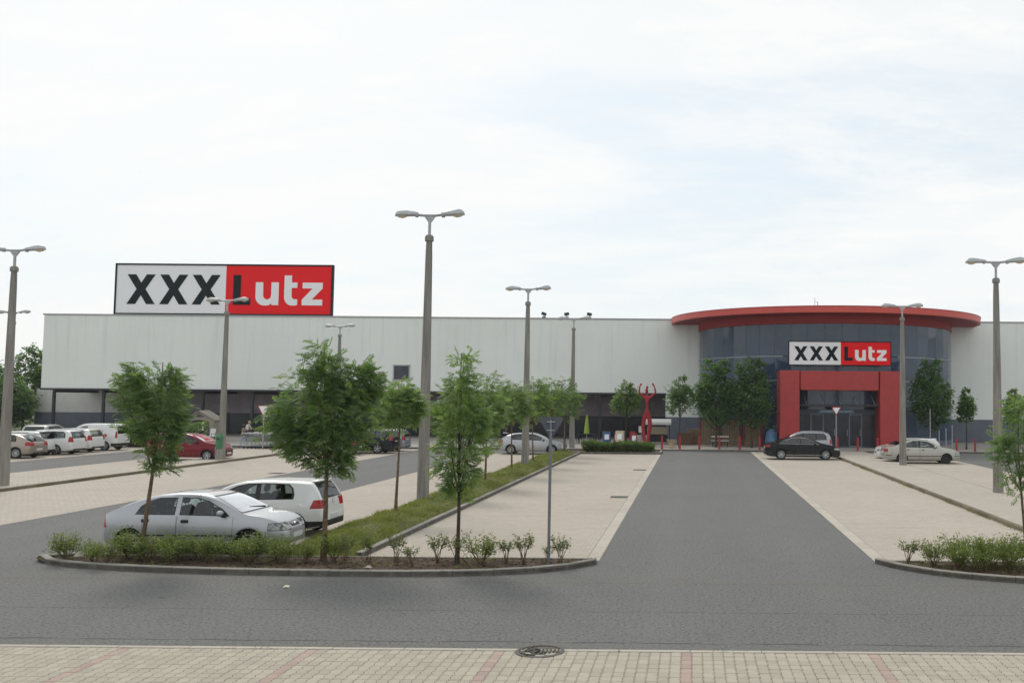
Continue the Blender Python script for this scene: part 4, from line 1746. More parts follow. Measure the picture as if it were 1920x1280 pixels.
def x_strip(u0, u1, z, mat='black', hh=.022):
    def fn(car, off, pm, sp):
        wid = pchip(*zip(*sp['wid']))
        for s in (1, -1):
            vs = []
            us = np.linspace(u0, u1, 12)
            for u in us:
                w = wid(u) * sp['W'] / 1.71
                vs += [(u - off, s * (w * .99), z - hh), (u - off, s * (w + .012), z - hh * .6), (u - off, s * (w + .012), z + hh * .6), (u - off, s * (w * .99), z + hh)]
            fs = []
            for i in range(11):
                for k in range(3):
                    fs.append((i * 4 + k, i * 4 + k + 1, i * 4 + k + 5, i * 4 + k + 4))
            MB().add(vs, fs).build('side_strip', M[mat], car)
    return fn


def x_badge(u, z, y=0.0, sg=1):
    def fn(car, off, pm, sp):
        MB().lathe([(0, -.012), (.05, -.01), (.05, .01), (0, .014)], 14, axis='x', loc=(u - off, y, z)).build('badge', M['chrome'], car)
    return fn


def x_spoiler(u, z, w):
    def fn(car, off, pm, sp):
        MB().box((u - off, 0, z), (.24, w, .035), rot=Matrix.Rotation(R(6), 3, 'Y'), bev=.015).build('spoiler', pm, car, 60)
    return fn


def x_rearlip(u, z, w):
    def fn(car, off, pm, sp):
        MB().box((u - off, 0, z), (.06, w, .03), bev=.012).build('rear_wiper', M['black'], car)
    return fn


WID_H = [(0, .50), (.03, .62), (.08, .715), (.2, .79), (.5, .838), (1.2, .855), (2.8, .852), (3.35, .83), (3.7, .79), (3.92, .71), (4.04, .60), (4.11, .42)]


def wid_for(L, rear=.5, blunt=0.0):
    k = L - 4.11
    out = []
    for u, w in WID_H:
        uu = u if u < 1.0 else (u + k if u > 2.5 else u + k * .5)
        out.append((uu, w))
    if blunt:
        out[0] = (0, .66)
        out[1] = (.03, .74)
        out[2] = (.08, .79)
        out[3] = (.2, .825)
        out[4] = (.5, .848)
    return out


SILVER_HATCH = dict(
    L=4.11, W=1.71, r=.30, rw=.72, fw=3.33, style='five', tw=.19, lip=True,
    top=[(0, .42), (.015, .60), (.04, .80), (.09, .915), (.17, .975), (.38, 1.065), (.7, 1.22), (1.0, 1.325), (1.35, 1.398), (1.8, 1.425), (2.15, 1.415), (2.45, 1.355), (2.8, 1.195), (3.08, 1.03), (3.22, .965), (3.55, .905), (3.85, .80), (4.0, .70), (4.08, .58), (4.11, .42)],
    belt=[(0, .62), (.1, .86), (.5, .93), (1.5, .925), (2.8, .895), (3.2, .86), (3.8, .74), (4.11, .5)],
    bot=[(0, .36), (.12, .26), (.5, .20), (3.6, .19), (3.95, .20), (4.11, .30)],
    wid=WID_H, tumble=.34, doors=[(.98, 1.735), (1.745, 2.98)], dz=(.28, .905),
    glass=[([(.80, .935), (1.685, .93), (1.685, 1.325), (1.30, 1.315), (1.06, 1.24), (.90, 1.12)], [([(.83, .95), (1.67, .945), (1.67, 1.31), (1.32, 1.30), (1.09, 1.235), (.93, 1.12)], 0)]),
           ([(1.785, .93), (2.90, .905), (2.72, 1.07), (2.38, 1.255), (2.12, 1.32), (1.785, 1.335)], [([(1.80, .945), (2.82, .925), (2.66, 1.08), (2.36, 1.24), (2.10, 1.305), (1.80, 1.32)], 1)])],
    front=(1.0, 1.335, .72, .565, 2.3), rear=(1.03, 1.32, .60, .54, 1.2),
    lamps=[('tail_light', 'tail', (None, .17), (.63, .88), .45, (.17, .63, 1.0, .25)), ('headlight', 'head', (3.74, None), (.585, .735), .33, None)],
    panels=[('grille', 'black', (3.97, None), (-.24, .24), (.625, .70))],
    mirror=(2.74, .97), handles=[(1.05, .80), (1.92, .79)], plate_z=(.62, .42), seat_u=(2.1, 1.30), dash_u=2.95,
    extra=[x_strip(.98, 3.0, .47), x_grille(4.012, .63, .70, .2), x_wiper(3.12, 1.02, 3.02, 1.06, .55, -.1)])

WHITE_HATCH = dict(
    L=4.20, W=1.76, r=.315, rw=.78, fw=3.36, style='steel', tw=.20,
    top=[(0, .42), (.015, .58), (.04, .78), (.075, .93), (.14, 1.08), (.24, 1.27), (.33, 1.39), (.42, 1.435), (.8, 1.468), (1.5, 1.485), (2.1, 1.468), (2.45, 1.40), (2.85, 1.225), (3.18, 1.055), (3.34, 1.0), (3.7, .93), (4.0, .82), (4.12, .70), (4.18, .55), (4.20, .42)],
    belt=[(0, .7), (.1, .95), (.5, .99), (1.5, .975), (2.8, .945), (3.3, .90), (3.9, .77), (4.2, .5)],
    bot=[(0, .34), (.12, .27), (.5, .21), (3.7, .19), (4.05, .20), (4.2, .30)],
    wid=wid_for(4.20, blunt=1), tumble=.30, doors=[(1.80, 3.06)], dz=(.28, .955),
    glass=[([(.80, 1.0), (2.98, .955), (2.72, 1.16), (2.35, 1.335), (2.05, 1.40), (1.6, 1.415), (.96, 1.395), (.84, 1.29), (.79, 1.12)],
            [([(.86, 1.02), (1.70, 1.0), (1.70, 1.39), (.99, 1.37), (.89, 1.28), (.85, 1.12)], None), ([(1.83, 1.0), (2.88, .975), (2.66, 1.155), (2.32, 1.31), (2.05, 1.38), (1.83, 1.385)], 0)])],
    front=(1.05, 1.40, .74, .58, 2.3), rear=(1.02, 1.385, .63, .565, .7),
    lamps=[('tail_light', 'tail', (None, .36), (.76, .985), .44, (.36, .76, 1.0, .42)), ('headlight', 'head', (3.8, None), (.60, .76), .40, None)],
    panels=[('lower_bumper', 'black', (None, .50), None, (None, .43)), ('grille', 'black', (4.05, None), (-.35, .35), (.62, .72))],
    mirror=(2.80, 1.02), handles=[(1.98, .86)], plate_z=(.52, .42), seat_u=(2.1, 1.12), dash_u=3.05,
    extra=[x_badge(.045, .90, 0), x_rearlip(.10, 1.03, .35), x_spoiler(.40, 1.445, 1.0)])


def hatch(L=4.2, H=1.47, **kw):
    d = {k: v for k, v in WHITE_HATCH.items()}
    fx, fz = L / 4.2, H / 1.485

    def sc(p):
        return [(a * fx, b * fz) for a, b in p]
    d['L'] = L
    for k in ('top', 'belt'):
        d[k] = sc(WHITE_HATCH[k])
    d['bot'] = [(a * fx, b) for a, b in WHITE_HATCH['bot']]
    d['wid'] = wid_for(L, blunt=1)
    d['rw'], d['fw'] = .78 * fx, 3.36 * fx
    d['doors'] = [(1.02 * fx, 1.98 * fx), (1.995 * fx, 3.06 * fx)]
    d['dz'] = (.28, .955 * fz)
    d['glass'] = [(sc(o), [(sc(p), 0 if di is None else 1) for p, di in ps]) for o, ps in WHITE_HATCH['glass']]
    for k in ('front', 'rear'):
        z0, z1, y0, y1, u = WHITE_HATCH[k]
        d[k] = (z0 * fz, z1 * fz, y0, y1, u * fx)
    d['lamps'] = [('tail_light', 'tail', (None, .28 * fx), (.76 * fz, .99 * fz), .42, None), ('headlight', 'head', (3.78 * fx, None), (.62 * fz, .76 * fz), .42, None)]
    d['mirror'] = (2.8 * fx, 1.0 * fz)
    d['handles'] = [(1.12 * fx, .87 * fz), (2.12 * fx, .86 * fz)]
    d['panels'] = [('grille', 'black', (4.05 * fx, None), (-.4, .4), (.40, .54)), ('lower_bumper', 'black', (None, .3), (-.6, .6), (None, .36))]
    d['seat_u'], d['dash_u'] = (2.1 * fx, 1.15 * fx), 3.05 * fx
    d['extra'] = [x_spoiler(.38 * fx, 1.44 * fz, .98)]
    d['style'] = 'seven'
    d['fine'] = 0
    d['bh'] = False
    d.update(kw)
    return d


DARK_SEDAN = dict(
    L=4.86, W=1.86, r=.335, rw=1.02, fw=3.86, style='ten', tw=.22, chrome=True, tint=True, fine=0, bh=False,
    top=[(0, .45), (.015, .65), (.04, .86), (.09, .97), (.2, 1.01), (.55, 1.07), (1.0, 1.215), (1.4, 1.355), (1.85, 1.452), (2.25, 1.468), (2.65, 1.44), (3.1, 1.285), (3.5, 1.09), (3.72, 1.01), (4.1, .95), (4.5, .84), (4.72, .72), (4.82, .58), (4.86, .44)],
    belt=[(0, .6), (.1, .92), (1, .985), (2.5, .965), (3.6, .93), (4.4, .79), (4.86, .5)],
    bot=[(0, .34), (.15, .25), (.6, .19), (4.3, .18), (4.7, .19), (4.86, .3)],
    wid=wid_for(4.86), tumble=.36, doors=[(1.32, 2.25), (2.265, 3.52)], dz=(.27, .96),
    glass=[([(.92, 1.02), (3.44, .97), (3.05, 1.19), (2.68, 1.35), (2.2, 1.405), (1.75, 1.38), (1.25, 1.22)],
            [([(1.05, 1.035), (2.2, 1.01), (2.2, 1.385), (1.78, 1.36), (1.32, 1.21)], 0), ([(2.28, 1.005), (3.32, .99), (3.0, 1.18), (2.66, 1.33), (2.28, 1.38)], 1)])],
    front=(1.07, 1.40, .78, .58, 2.6), rear=(1.11, 1.39, .66, .58, 1.7),
    lamps=[('tail_light', 'tail', (None, .32), (.80, .93), .42, None), ('headlight', 'head', (4.42, None), (.62, .75), .42, None)],
    panels=[('grille', 'black', (4.72, None), (-.4, .4), (.46, .70))],
    mirror=(3.16, 1.01), handles=[(1.46, .87), (2.45, .86)], plate_z=(.74, .40), seat_u=(2.5, 1.5), dash_u=3.5,
    extra=[x_strip(1.3, 3.6, .30, 'chrome', .014)])

PALE_SALOON = dict(
    L=4.68, W=1.74, r=.31, rw=1.04, fw=3.74, style='steel', tw=.20, fine=0,
    top=[(0, .45), (.015, .62), (.04, .84), (.09, .96), (.2, 1.0), (.52, 1.03), (.72, 1.09), (1.1, 1.265), (1.45, 1.39), (1.85, 1.452), (2.2, 1.46), (2.6, 1.42), (2.98, 1.29), (3.32, 1.10), (3.54, 1.0), (3.72, .965), (4.1, .90), (4.4, .80), (4.58, .68), (4.65, .55), (4.68, .42)],
    belt=[(0, .6), (.1, .9), (1, .965), (2.5, .945), (3.5, .90), (4.3, .75), (4.68, .5)],
    bot=[(0, .33), (.15, .25), (.6, .20), (4.1, .19), (4.5, .20), (4.68, .3)],
    wid=wid_for(4.68), tumble=.34, doors=[(1.28, 2.12), (2.135, 3.36)], dz=(.28, .94),
    glass=[([(1.02, .985), (3.26, .95), (2.95, 1.17), (2.6, 1.33), (2.2, 1.385), (1.75, 1.375), (1.35, 1.24)],
            [([(1.12, 1.0), (2.05, .985), (2.05, 1.365), (1.77, 1.355), (1.4, 1.23)], 0), ([(2.14, .98), (3.15, .965), (2.9, 1.165), (2.58, 1.31), (2.18, 1.36)], 1)])],
    front=(1.05, 1.39, .75, .57, 2.5), rear=(1.11, 1.38, .64, .56, 1.5),
    lamps=[('tail_light', 'tail', (None, .20), (.70, .90), .42, None), ('headlight', 'head', (4.3, None), (.58, .72), .40, None)],
    panels=[('grille', 'black', (4.55, None), (-.3, .3), (.58, .68))],
    mirror=(3.02, 1.0), handles=[(1.42, .84), (2.32, .83)], plate_z=(.66, .40), seat_u=(2.35, 1.4), dash_u=3.32,
    extra=[x_strip(1.28, 3.4, .46), x_strip(.06, .42, .50), x_strip(4.25, 4.6, .48)])


def estate(L=4.5, H=1.55, **kw):
    fx, fz = L / 4.5, H / 1.55
    S = lambda p: [(a * fx, b * fz) for a, b in p]
    d = dict(
        L=L, W=1.74, r=.315, rw=.98 * fx, fw=3.63 * fx, style='seven', tw=.20, fine=0, bh=False,
        top=S([(0, .44), (.015, .62), (.04, .85), (.07, 1.0), (.12, 1.16), (.2, 1.35), (.28, 1.45), (.4, 1.495), (.9, 1.53), (1.7, 1.55), (2.2, 1.54), (2.6, 1.465), (3.0, 1.275), (3.32, 1.09), (3.5, 1.02), (3.9, .96), (4.25, .84), (4.41, .70), (4.48, .55), (4.5, .42)]),
        belt=S([(0, .7), (.1, .98), (.6, 1.02), (2, 1.0), (3.3, .95), (4.1, .80), (4.5, .5)]),
        bot=[(a * fx, b) for a, b in [(0, .34), (.14, .27), (.5, .22), (3.9, .21), (4.3, .22), (4.5, .32)]],
        wid=wid_for(L, blunt=1), tumble=.28, doors=[(1.22 * fx, 2.1 * fx), (2.115 * fx, 3.26 * fx)], dz=(.29, .985 * fz),
        glass=[(S([(.42, 1.05), (3.18, .99), (2.85, 1.2), (2.5, 1.39), (2.1, 1.465), (1.5, 1.475), (.62, 1.45), (.47, 1.33)]),
                [(S([(.50, 1.07), (1.12, 1.055), (1.12, 1.44), (.65, 1.425), (.53, 1.32)]), None), (S([(1.22, 1.05), (2.04, 1.03), (2.04, 1.445), (1.5, 1.45), (1.22, 1.445)]), 0),
                 (S([(2.14, 1.025), (3.06, 1.01), (2.8, 1.19), (2.47, 1.37), (2.14, 1.435)]), 1)])],
        front=(1.1 * fz, 1.465 * fz, .75, .58, 2.4 * fx), rear=(1.05 * fz, 1.42 * fz, .62, .56, .7),
        lamps=[('tail_light', 'tail', (None, .22), (.80 * fz, 1.12 * fz), .58, None), ('headlight', 'head', (4.1 * fx, None), (.66 * fz, .82 * fz), .42, None)],
        panels=[('lower_bumper', 'black', (None, .3), (-.65, .65), (None, .38)), ('grille', 'black', (4.35 * fx, None), (-.4, .4), (.55, .68))],
        mirror=(2.98 * fx, 1.05 * fz), handles=[(1.36 * fx, .90 * fz), (2.26 * fx, .89 * fz)], plate_z=(.80, .42), seat_u=(2.3 * fx, 1.35 * fx), dash_u=3.25 * fx,
        extra=[x_rails(.5 * fx, 2.2 * fx, 1.52 * fz, .56)])
    d.update(kw)
    return d


WHITE_VAN = dict(
    L=4.20, W=1.78, r=.315, rw=.80, fw=3.40, style='cover', tw=.20, fine=0,
    top=[(0, .45), (.012, .70), (.03, 1.05), (.055, 1.4), (.09, 1.62), (.15, 1.74), (.26, 1.79), (.9, 1.815), (1.8, 1.825), (2.3, 1.80), (2.65, 1.66), (2.95, 1.44), (3.2, 1.23), (3.36, 1.14), (3.7, 1.05), (3.98, .92), (4.12, .75), (4.18, .58), (4.20, .45)],
    belt=[(0, .8), (.1, 1.08), (.6, 1.13), (2, 1.12), (3.2, 1.06), (3.9, .86), (4.2, .55)],
    bot=[(0, .36), (.14, .28), (.5, .23), (3.6, .22), (4.0, .23), (4.2, .33)],
    wid=wid_for(4.20, blunt=1), tumble=.13, doors=[(1.95, 3.12)], dz=(.30, 1.09),
    glass=[([(2.0, 1.14), (3.10, 1.10), (2.85, 1.33), (2.6, 1.52), (2.3, 1.62), (2.0, 1.64)], [([(2.04, 1.16), (3.0, 1.12), (2.8, 1.32), (2.57, 1.5), (2.3, 1.595), (2.04, 1.61)], 0)])],
    front=(1.25, 1.70, .76, .66, 2.4), rear=(1.15, 1.62, .64, .62, .5),
    lamps=[('tail_light', 'tail', (None, .12), (.85, 1.28), .70, None), ('headlight', 'head', (3.82, None), (.70, .90), .44, None)],
    panels=[('lower_bumper', 'black', (None, .35), None, (None, .50))],
    mirror=(2.92, 1.16), handles=[(2.12, .98)], plate_z=(.74, .45), seat_u=(2.35, 1.9), dash_u=3.1,
    extra=[])


def van_print(car, off, pm, sp):
    for s in (1, -1):
        yy = .887
    for s in (1, -1):
        pass
        # faded flat print: orange red band with pale marks, yellow script above it
        MB().box((1.12 - off, s * (yy + .004), 1.02), (.95, .012, .20)).build('red_print', M['decal_red'], car)
        mb = MB()
        for k in range(3):
            mb.box((.84 + k * .28 - off, s * (yy + .012), 1.02), (.15, .008, .09))
        mb.build('pale_print', M['cream'], car)
        mb = MB()
        rr = random.Random(4)
        for k in range(7):
            mb.box((1.0 + k * .13 - off, s * (yy - .028), 1.33 + rr.uniform(-.04, .04)), (.11, .02, rr.uniform(.12, .22)), rot=Matrix.Rotation(-s * .13, 3, 'X'))
        mb.build('yellow_print', M['decal_yellow'], car)


WHITE_VAN['extra'] = [van_print]

build_car(SILVER_HATCH, 'hatchback_car', 'silver five door hatchback parked behind the shrubs of the near planting island', 'car', 'silver', -11.03, 22.15, 1).scale = (1.0, .946, .95)
build_car(WHITE_HATCH, 'hatchback_car', 'white three door hatchback parked beyond the silver one, rear end by the grass strip', 'car', 'white', -11.2, 25.03, -1)
build_car(hatch(4.45, 1.56, tumble=.30), 'hatchback_car', 'wine red hatchback parked behind the lamp post with the green bin', 'car', 'red', -27.7, 53.4, 1)
build_car(hatch(4.2, 1.46, r=.31), 'hatchback_car', 'dark brown hatchback almost hidden behind the big tree on the near island', 'car', 'maroon', -22.4, 59.5, -1)
build_car(estate(4.7, 1.56, W=1.86, r=.335, style='five', lamps=[('tail_light', 'tail', (None, .26), (.88, 1.44), .60, None), ('headlight', 'head', (4.3, None), (.66, .82), .42, None)]),
          'estate_car', 'dark navy estate car with tall red tail lights', 'car', 'navy', -21.1, 61.7, -1)
build_car(estate(4.4, 1.52), 'estate_car', 'grey silver car whose rear pokes out behind the dark navy estate', 'car', 'greysilver', -21.0, 64.3, -1)
SPORT = hatch(4.5, 1.45, style='ten', r=.325, extra=[x_spoiler(.36, 1.40, .98)])
SPORT['top'] = [(0, .42), (.015, .60), (.04, .82), (.08, .95), (.16, 1.02), (.34, 1.14), (.62, 1.29), (.95, 1.385), (1.5, 1.44), (2.0, 1.45), (2.4, 1.41), (2.85, 1.25), (3.25, 1.06), (3.45, .98), (3.9, .90), (4.25, .78), (4.4, .66), (4.47, .53), (4.5, .40)]
build_car(SPORT, 'hatchback_car', 'silver fastback hatchback parked beyond the lamp post in the grass strip', 'car', 'silver', -10.2, 62.2, 1)
build_car(DARK_SEDAN, 'saloon_car', 'black fastback saloon with chrome window trim in front of the red portal', 'car', 'black', 6.72, 59.0, 1)
build_car(estate(4.35, 1.66, W=1.82, r=.34, style='five', tint=True), 'estate_car', 'silver estate with roof rails half hidden behind the black saloon', 'car', 'greysilver', 6.95, 62.4, -1)
build_car(PALE_SALOON, 'saloon_car', 'dusty off white saloon with black wheels behind the walkway lamp post', 'car', 'offwhite', 13.3, 56.2, 1)
build_car(hatch(4.15, 1.42), 'hatchback_car', 'white hatchback mostly hidden behind the dusty saloon', 'car', 'white', 13.15, 59.0, -1)
build_car(SPORT, 'hatchback_car', 'beige metallic hatchback cut by the leftmost lamp post', 'car', 'beige', -38.55, 53.9, -1, L=4.5)
build_car(hatch(4.2, 1.50), 'hatchback_car', 'white car just behind the beige hatchback, only its roof showing', 'car', 'white', -39.4, 56.3, -1)
build_car(estate(4.5, 1.55), 'estate_car', 'white estate car with roof rails, next behind the beige hatchback', 'car', 'white', -38.6, 57.5, -1)
build_car(estate(4.5, 1.55), 'estate_car', 'white estate car parked between the nearer white estate and the van', 'car', 'white', -39.05, 60.0, -1)
build_car(WHITE_VAN, 'delivery_van', 'white delivery van with red and yellow prints on its side', 'van', 'white', -38.75, 62.4, -1, group='vans in the bays')
build_car(estate(4.3, 1.66, W=1.82, r=.33), 'estate_car', 'silver people carrier with a dark rear window parked with its back to the lane', 'car', 'offwhite', -42.75, 64.0, 1, rz=R(100), tint=True)


# ------------------------------------------------------------------ trees and shrubs
def leaf_cards(P, D, Lr, kind, g):
    """compound or single leaves at P pointing along D -> verts, quads"""
    n = len(P)
    D = D / (np.linalg.norm(D, axis=1, keepdims=True) + 1e-9)
    up = np.c_[g.normal(0, .45, (n, 2)), np.ones(n)]
    S = np.cross(D, up)
    S /= np.linalg.norm(S, axis=1, keepdims=True) + 1e-9
    N = np.cross(S, D)
    Lr = Lr * g.uniform(.7, 1.25, n)
    Vs = []
    if kind == 'ash':
        items = [(t, sd) for t in (.38, .58, .78, .95) for sd in (-1, 1)] + [(1.0, 0)]
        for t, sd in items:
            base = P + D * (Lr * t)[:, None] - N * (Lr * .22 * t * t)[:, None]
            if sd:
                d = D * .55 + S * (.85 * sd) - N * .25
            else:
                d = D - N * .3
            d = d / np.linalg.norm(d, axis=1, keepdims=True)
            w = np.cross(d, N)
            w /= np.linalg.norm(w, axis=1, keepdims=True) + 1e-9
            ll, lw = Lr * .42, Lr * .078
            mid = base + d * (ll * .45)[:, None]
            Vs.append(np.stack([base, mid - w * lw[:, None] - N * (lw * .4)[:, None], base + d * ll[:, None] - N * (ll * .15)[:, None], mid + w * lw[:, None] - N * (lw * .4)[:, None]], 1))
    else:
        wdt = .30
        mid = P + D * (Lr * .5)[:, None]
        cup = N * (Lr * .08)[:, None]
        Vs.append(np.stack([P, mid - S * (Lr * wdt)[:, None] + cup, P + D * Lr[:, None] - N * (Lr * .2)[:, None], mid + S * (Lr * wdt)[:, None] + cup], 1))
    V = np.concatenate(Vs, 0).reshape(-1, 3)
    return V, np.arange(len(V)).reshape(-1, 4)


def crown_points(lobes, n, g, clumps=22, cr=.2, shell=.45):
    """leaf points gathered in clumps spread through the lobes (cx, cy, cz, rx, ry, rz, weight)"""
    tot = sum(l[6] for l in lobes)
    P, C = [], []
    for cx, cy, cz, rx, ry, rz, w in lobes:
        nc = max(3, int(clumps * w / tot * len(lobes)))
        d = g.normal(0, 1, (nc, 3))
        d /= np.linalg.norm(d, axis=1, keepdims=True)
        rad = g.uniform(shell ** 3, 1, nc) ** (1 / 3)
        cen = d * rad[:, None] * np.array([rx, ry, rz]) * .88 + np.array([cx, cy, cz])
        m = int(n * w / tot)
        wt = g.uniform(.4, 1.4, nc)
        pick = g.choice(nc, m, p=wt / wt.sum())
        s = cr * (rx + ry + rz) / 3 * g.uniform(.6, 1.3, nc)
        P.append(cen[pick] + g.normal(0, 1, (m, 3)) * s[pick][:, None] * np.array([1, 1, .8]))
        C.append(cen)
    return np.concatenate(P), np.concatenate(C)


def tree(name, label, x, y, z0, h_trunk, r0, lobes, n, leaf, kind, lmat, bark, seed, clumps=22, cr=.2, lean=(0, 0), group=None, limbs=14, droop=.25, shell=.45, cat='tree'):
    g = np.random.default_rng(seed)
    t = thing(name, label, cat, (x, y, z0), group=group)
    top = max(l[2] + l[5] * .7 for l in lobes)
    pts, rad = [], []
    for i in range(9):
        f = i / 8
        pts.append((lean[0] * f + .03 * math.sin(f * 5 + seed), lean[1] * f + .03 * math.cos(f * 4 + seed * 2), -.05 + (top + .05) * f))
        rad.append(max(.010, r0 * (1 - f * .88)) * (1.25 if i == 0 else 1))
    mb = MB().tube(pts, rad, 9)
    tk = mb.build('trunk', bark, t, 60)
    P, C = crown_points(lobes, n, g, clumps, cr, shell)
    pa = np.array(pts)
    lb = MB()
    order = g.permutation(len(C))[:limbs]
    for k in order:
        c = C[k]
        zs = max(h_trunk * 1.08, c[2] - .25 * top - abs(g.normal(0, .1)))
        zs = min(zs, top * .9)
        bx = np.interp(zs, pa[:, 2], pa[:, 0])
        by = np.interp(zs, pa[:, 2], pa[:, 1])
        rr = np.interp(zs, pa[:, 2], rad) * .55
        mid = ((bx + c[0]) / 2, (by + c[1]) / 2, zs + (c[2] - zs) * .35)
        lb.tube([(bx, by, zs), mid, tuple(c)], [rr, rr * .7, rr * .3], 5)
    lb.build('limb', bark, tk, 60)
    ax = np.c_[np.interp(P[:, 2], pa[:, 2], pa[:, 0]), np.interp(P[:, 2], pa[:, 2], pa[:, 1])]
    D = np.c_[P[:, :2] - ax, np.zeros(len(P))]
    D /= np.linalg.norm(D, axis=1, keepdims=True) + .05
    D[:, 2] = .35 - droop
    D += g.normal(0, .45, D.shape)
    V, F = leaf_cards(P, D, np.full(len(P), leaf), kind, g)
    link('crown', raw_mesh('crown', V, F, lmat), t)
    return t


GS = 'young ash trees planted in the car park islands'
# the three young trees of the near left island (lobes are local to the trunk)
tree('ash_tree', 'young ash with a ragged crown standing before the rear door of the silver hatchback', -11.62, 20.6, .05, 1.75, .055,
     [(-.22, 0, 3.50, .38, .40, .55, 1.2), (.36, .1, 3.40, .35, .40, .60, 1.1), (.10, 0, 3.0, .46, .5, .55, 1.4), (.24, .05, 2.48, .32, .36, .45, .8), (.24, .05, 2.05, .22, .22, .3, .35), (-.2, 0, 3.95, .22, .22, .32, .45), (.36, 0, 3.9, .22, .22, .32, .4)],
     1750, .185, 'ash', M['leaf_ash'], M['bark'], 11, 34, .17, (.25, 0), GS, 18)
tree('ash_tree', 'biggest ash tree of the near island with a wide dense crown', -7.78, 20.6, .05, 1.85, .062,
     [(-.35, 0, 3.3, .75, .7, .80, 1.7), (.25, .1, 3.1, .75, .7, .80, 1.7), (-.78, 0, 2.80, .50, .5, .6, .9), (-.1, 0, 2.50, .78, .7, .55, 1.4), (-.25, 0, 4.15, .30, .28, .55, .55), (.45, .15, 3.75, .45, .42, .50, .8), (.72, .2, 3.85, .30, .3, .36, .4), (.05, 0, 4.05, .3, .3, .4, .4), (.1, 0, 2.05, .35, .35, .3, .4)],
     3300, .20, 'ash', M['leaf_ash'], M['bark'], 12, 50, .165, (-.1, 0), GS, 26)
tree('ash_tree', 'slim pointed ash tree with a see-through crown near the yield sign post', -4.92, 20.35, .05, 1.35, .045,
     [(.02, 0, 4.05, .16, .16, .52, .5), (.0, 0, 3.45, .28, .30, .45, .8), (.05, 0, 2.9, .42, .42, .5, 1.1), (-.02, 0, 2.35, .47, .45, .5, 1.1), (.06, 0, 1.85, .36, .36, .38, .7), (.32, 0, 3.1, .22, .24, .5, .5), (-.05, 0, 1.5, .22, .22, .22, .2)],
     1300, .195, 'ash', M['leaf_ash2'], M['bark_dark'], 13, 36, .19, (.04, 0), GS, 22)
tree('ash_tree', 'thin leaning tree rising from the shrubs of the right planting island', 6.95, 20.2, .05, 1.5, .04,
     [(-.10, 0, 3.2, .30, .28, .42, .6), (-.15, 0, 2.65, .46, .45, .55, 1.1), (.02, 0, 2.0, .44, .42, .45, .9), (-.38, 0, 2.5, .24, .24, .45, .4)],
     760, .175, 'ash', M['leaf_ash'], M['bark'], 14, 26, .20, (-.1, 0), GS, 16)
# the row on the grass strip
ROW = [(-8.66, 28.5, 3.85, .66, 2.3, 1, 'small bright green ash at the near end of the grass strip'),
       (-8.66, 34.8, 3.9, .70, 1.9, 1, 'ash tree in the grass strip just beyond the tallest lamp post'),
       (-8.40, 39.2, 4.3, .62, 1.5, 1, 'ash with leaf tufts low on its trunk, in the middle of the grass strip'),
       (-8.43, 45.1, 4.25, .88, 1.95, 1, 'ash just nearer than the second lamp post in the grass strip'),
       (-8.46, 51.4, 4.4, .85, 2.0, 1, 'ash just past the second lamp post in the grass strip'),
       (-8.39, 57.0, 4.5, .95, 2.0, 0, 'ash near the far end of the grass strip, behind the yield sign'),
       (-8.05, 61.0, 4.6, .95, 2.0, 0, 'last ash of the grass strip, next to the hedge')]
for i, (x, y, h, w, zb, lt, lab) in enumerate(ROW):
    hh = (h - zb)
    lobes = [(0, 0, zb + hh * .45, w * .85, w * .8, hh * .42, 1.5), (-w * .45, .1, zb + hh * .4, w * .55, w * .5, hh * .32, .8), (w * .45, -.1, zb + hh * .5, w * .55, w * .5, hh * .32, .8), (w * .05, 0, zb + hh * .82, w * .45, w * .4, hh * .22, .6)]
    if i == 2:
        lobes += [(.1, 0, 1.35, .28, .25, .35, .3)]
    tree('ash_tree', lab, x, y, .12, zb, .05, lobes, 900 if i < 4 else 760, .24 + .012 * i, 'ash', M['leaf_ash2'] if lt else M['leaf_ash'], M['bark'], 30 + i, 16, .24, (random.uniform(-.1, .1), 0), GS, 10)
# dense trees by the drum
GD = 'dense lime trees against the glass drum'
for x, y, h, w, zb, sd, lab in ((1.75, 70.9, 6.75, 1.6, .95, 51, 'tall dark lime tree at the corner where the white wall meets the glass drum'),
                                (4.35, 70.6, 6.85, 1.55, .95, 52, 'tall dark lime tree between the drum corner and the red portal'),
                                (17.7, 71.4, 6.75, 1.55, .95, 53, 'tall dark lime tree between the red portal and the wall at its right')):
    hh = h - zb
    lobes = [(0, 0, zb + hh * .42, w * .9, w * .85, hh * .40, 2.2), (-w * .45, 0, zb + hh * .5, w * .55, w * .5, hh * .32, 1), (w * .45, 0, zb + hh * .42, w * .55, w * .5, hh * .35, 1), (-w * .2, 0, zb + hh * .78, w * .5, w * .5, hh * .2, .6), (w * .25, .1, zb + hh * .82, w * .35, w * .35, hh * .18, .4)]
    tree('lime_tree', lab, x, y, .1, 1.1, .09, lobes, 5600, .23, 'single', M['leaf_dark'], M['bark_dark'], sd, 60, .15, (0, 0), GD, 20)
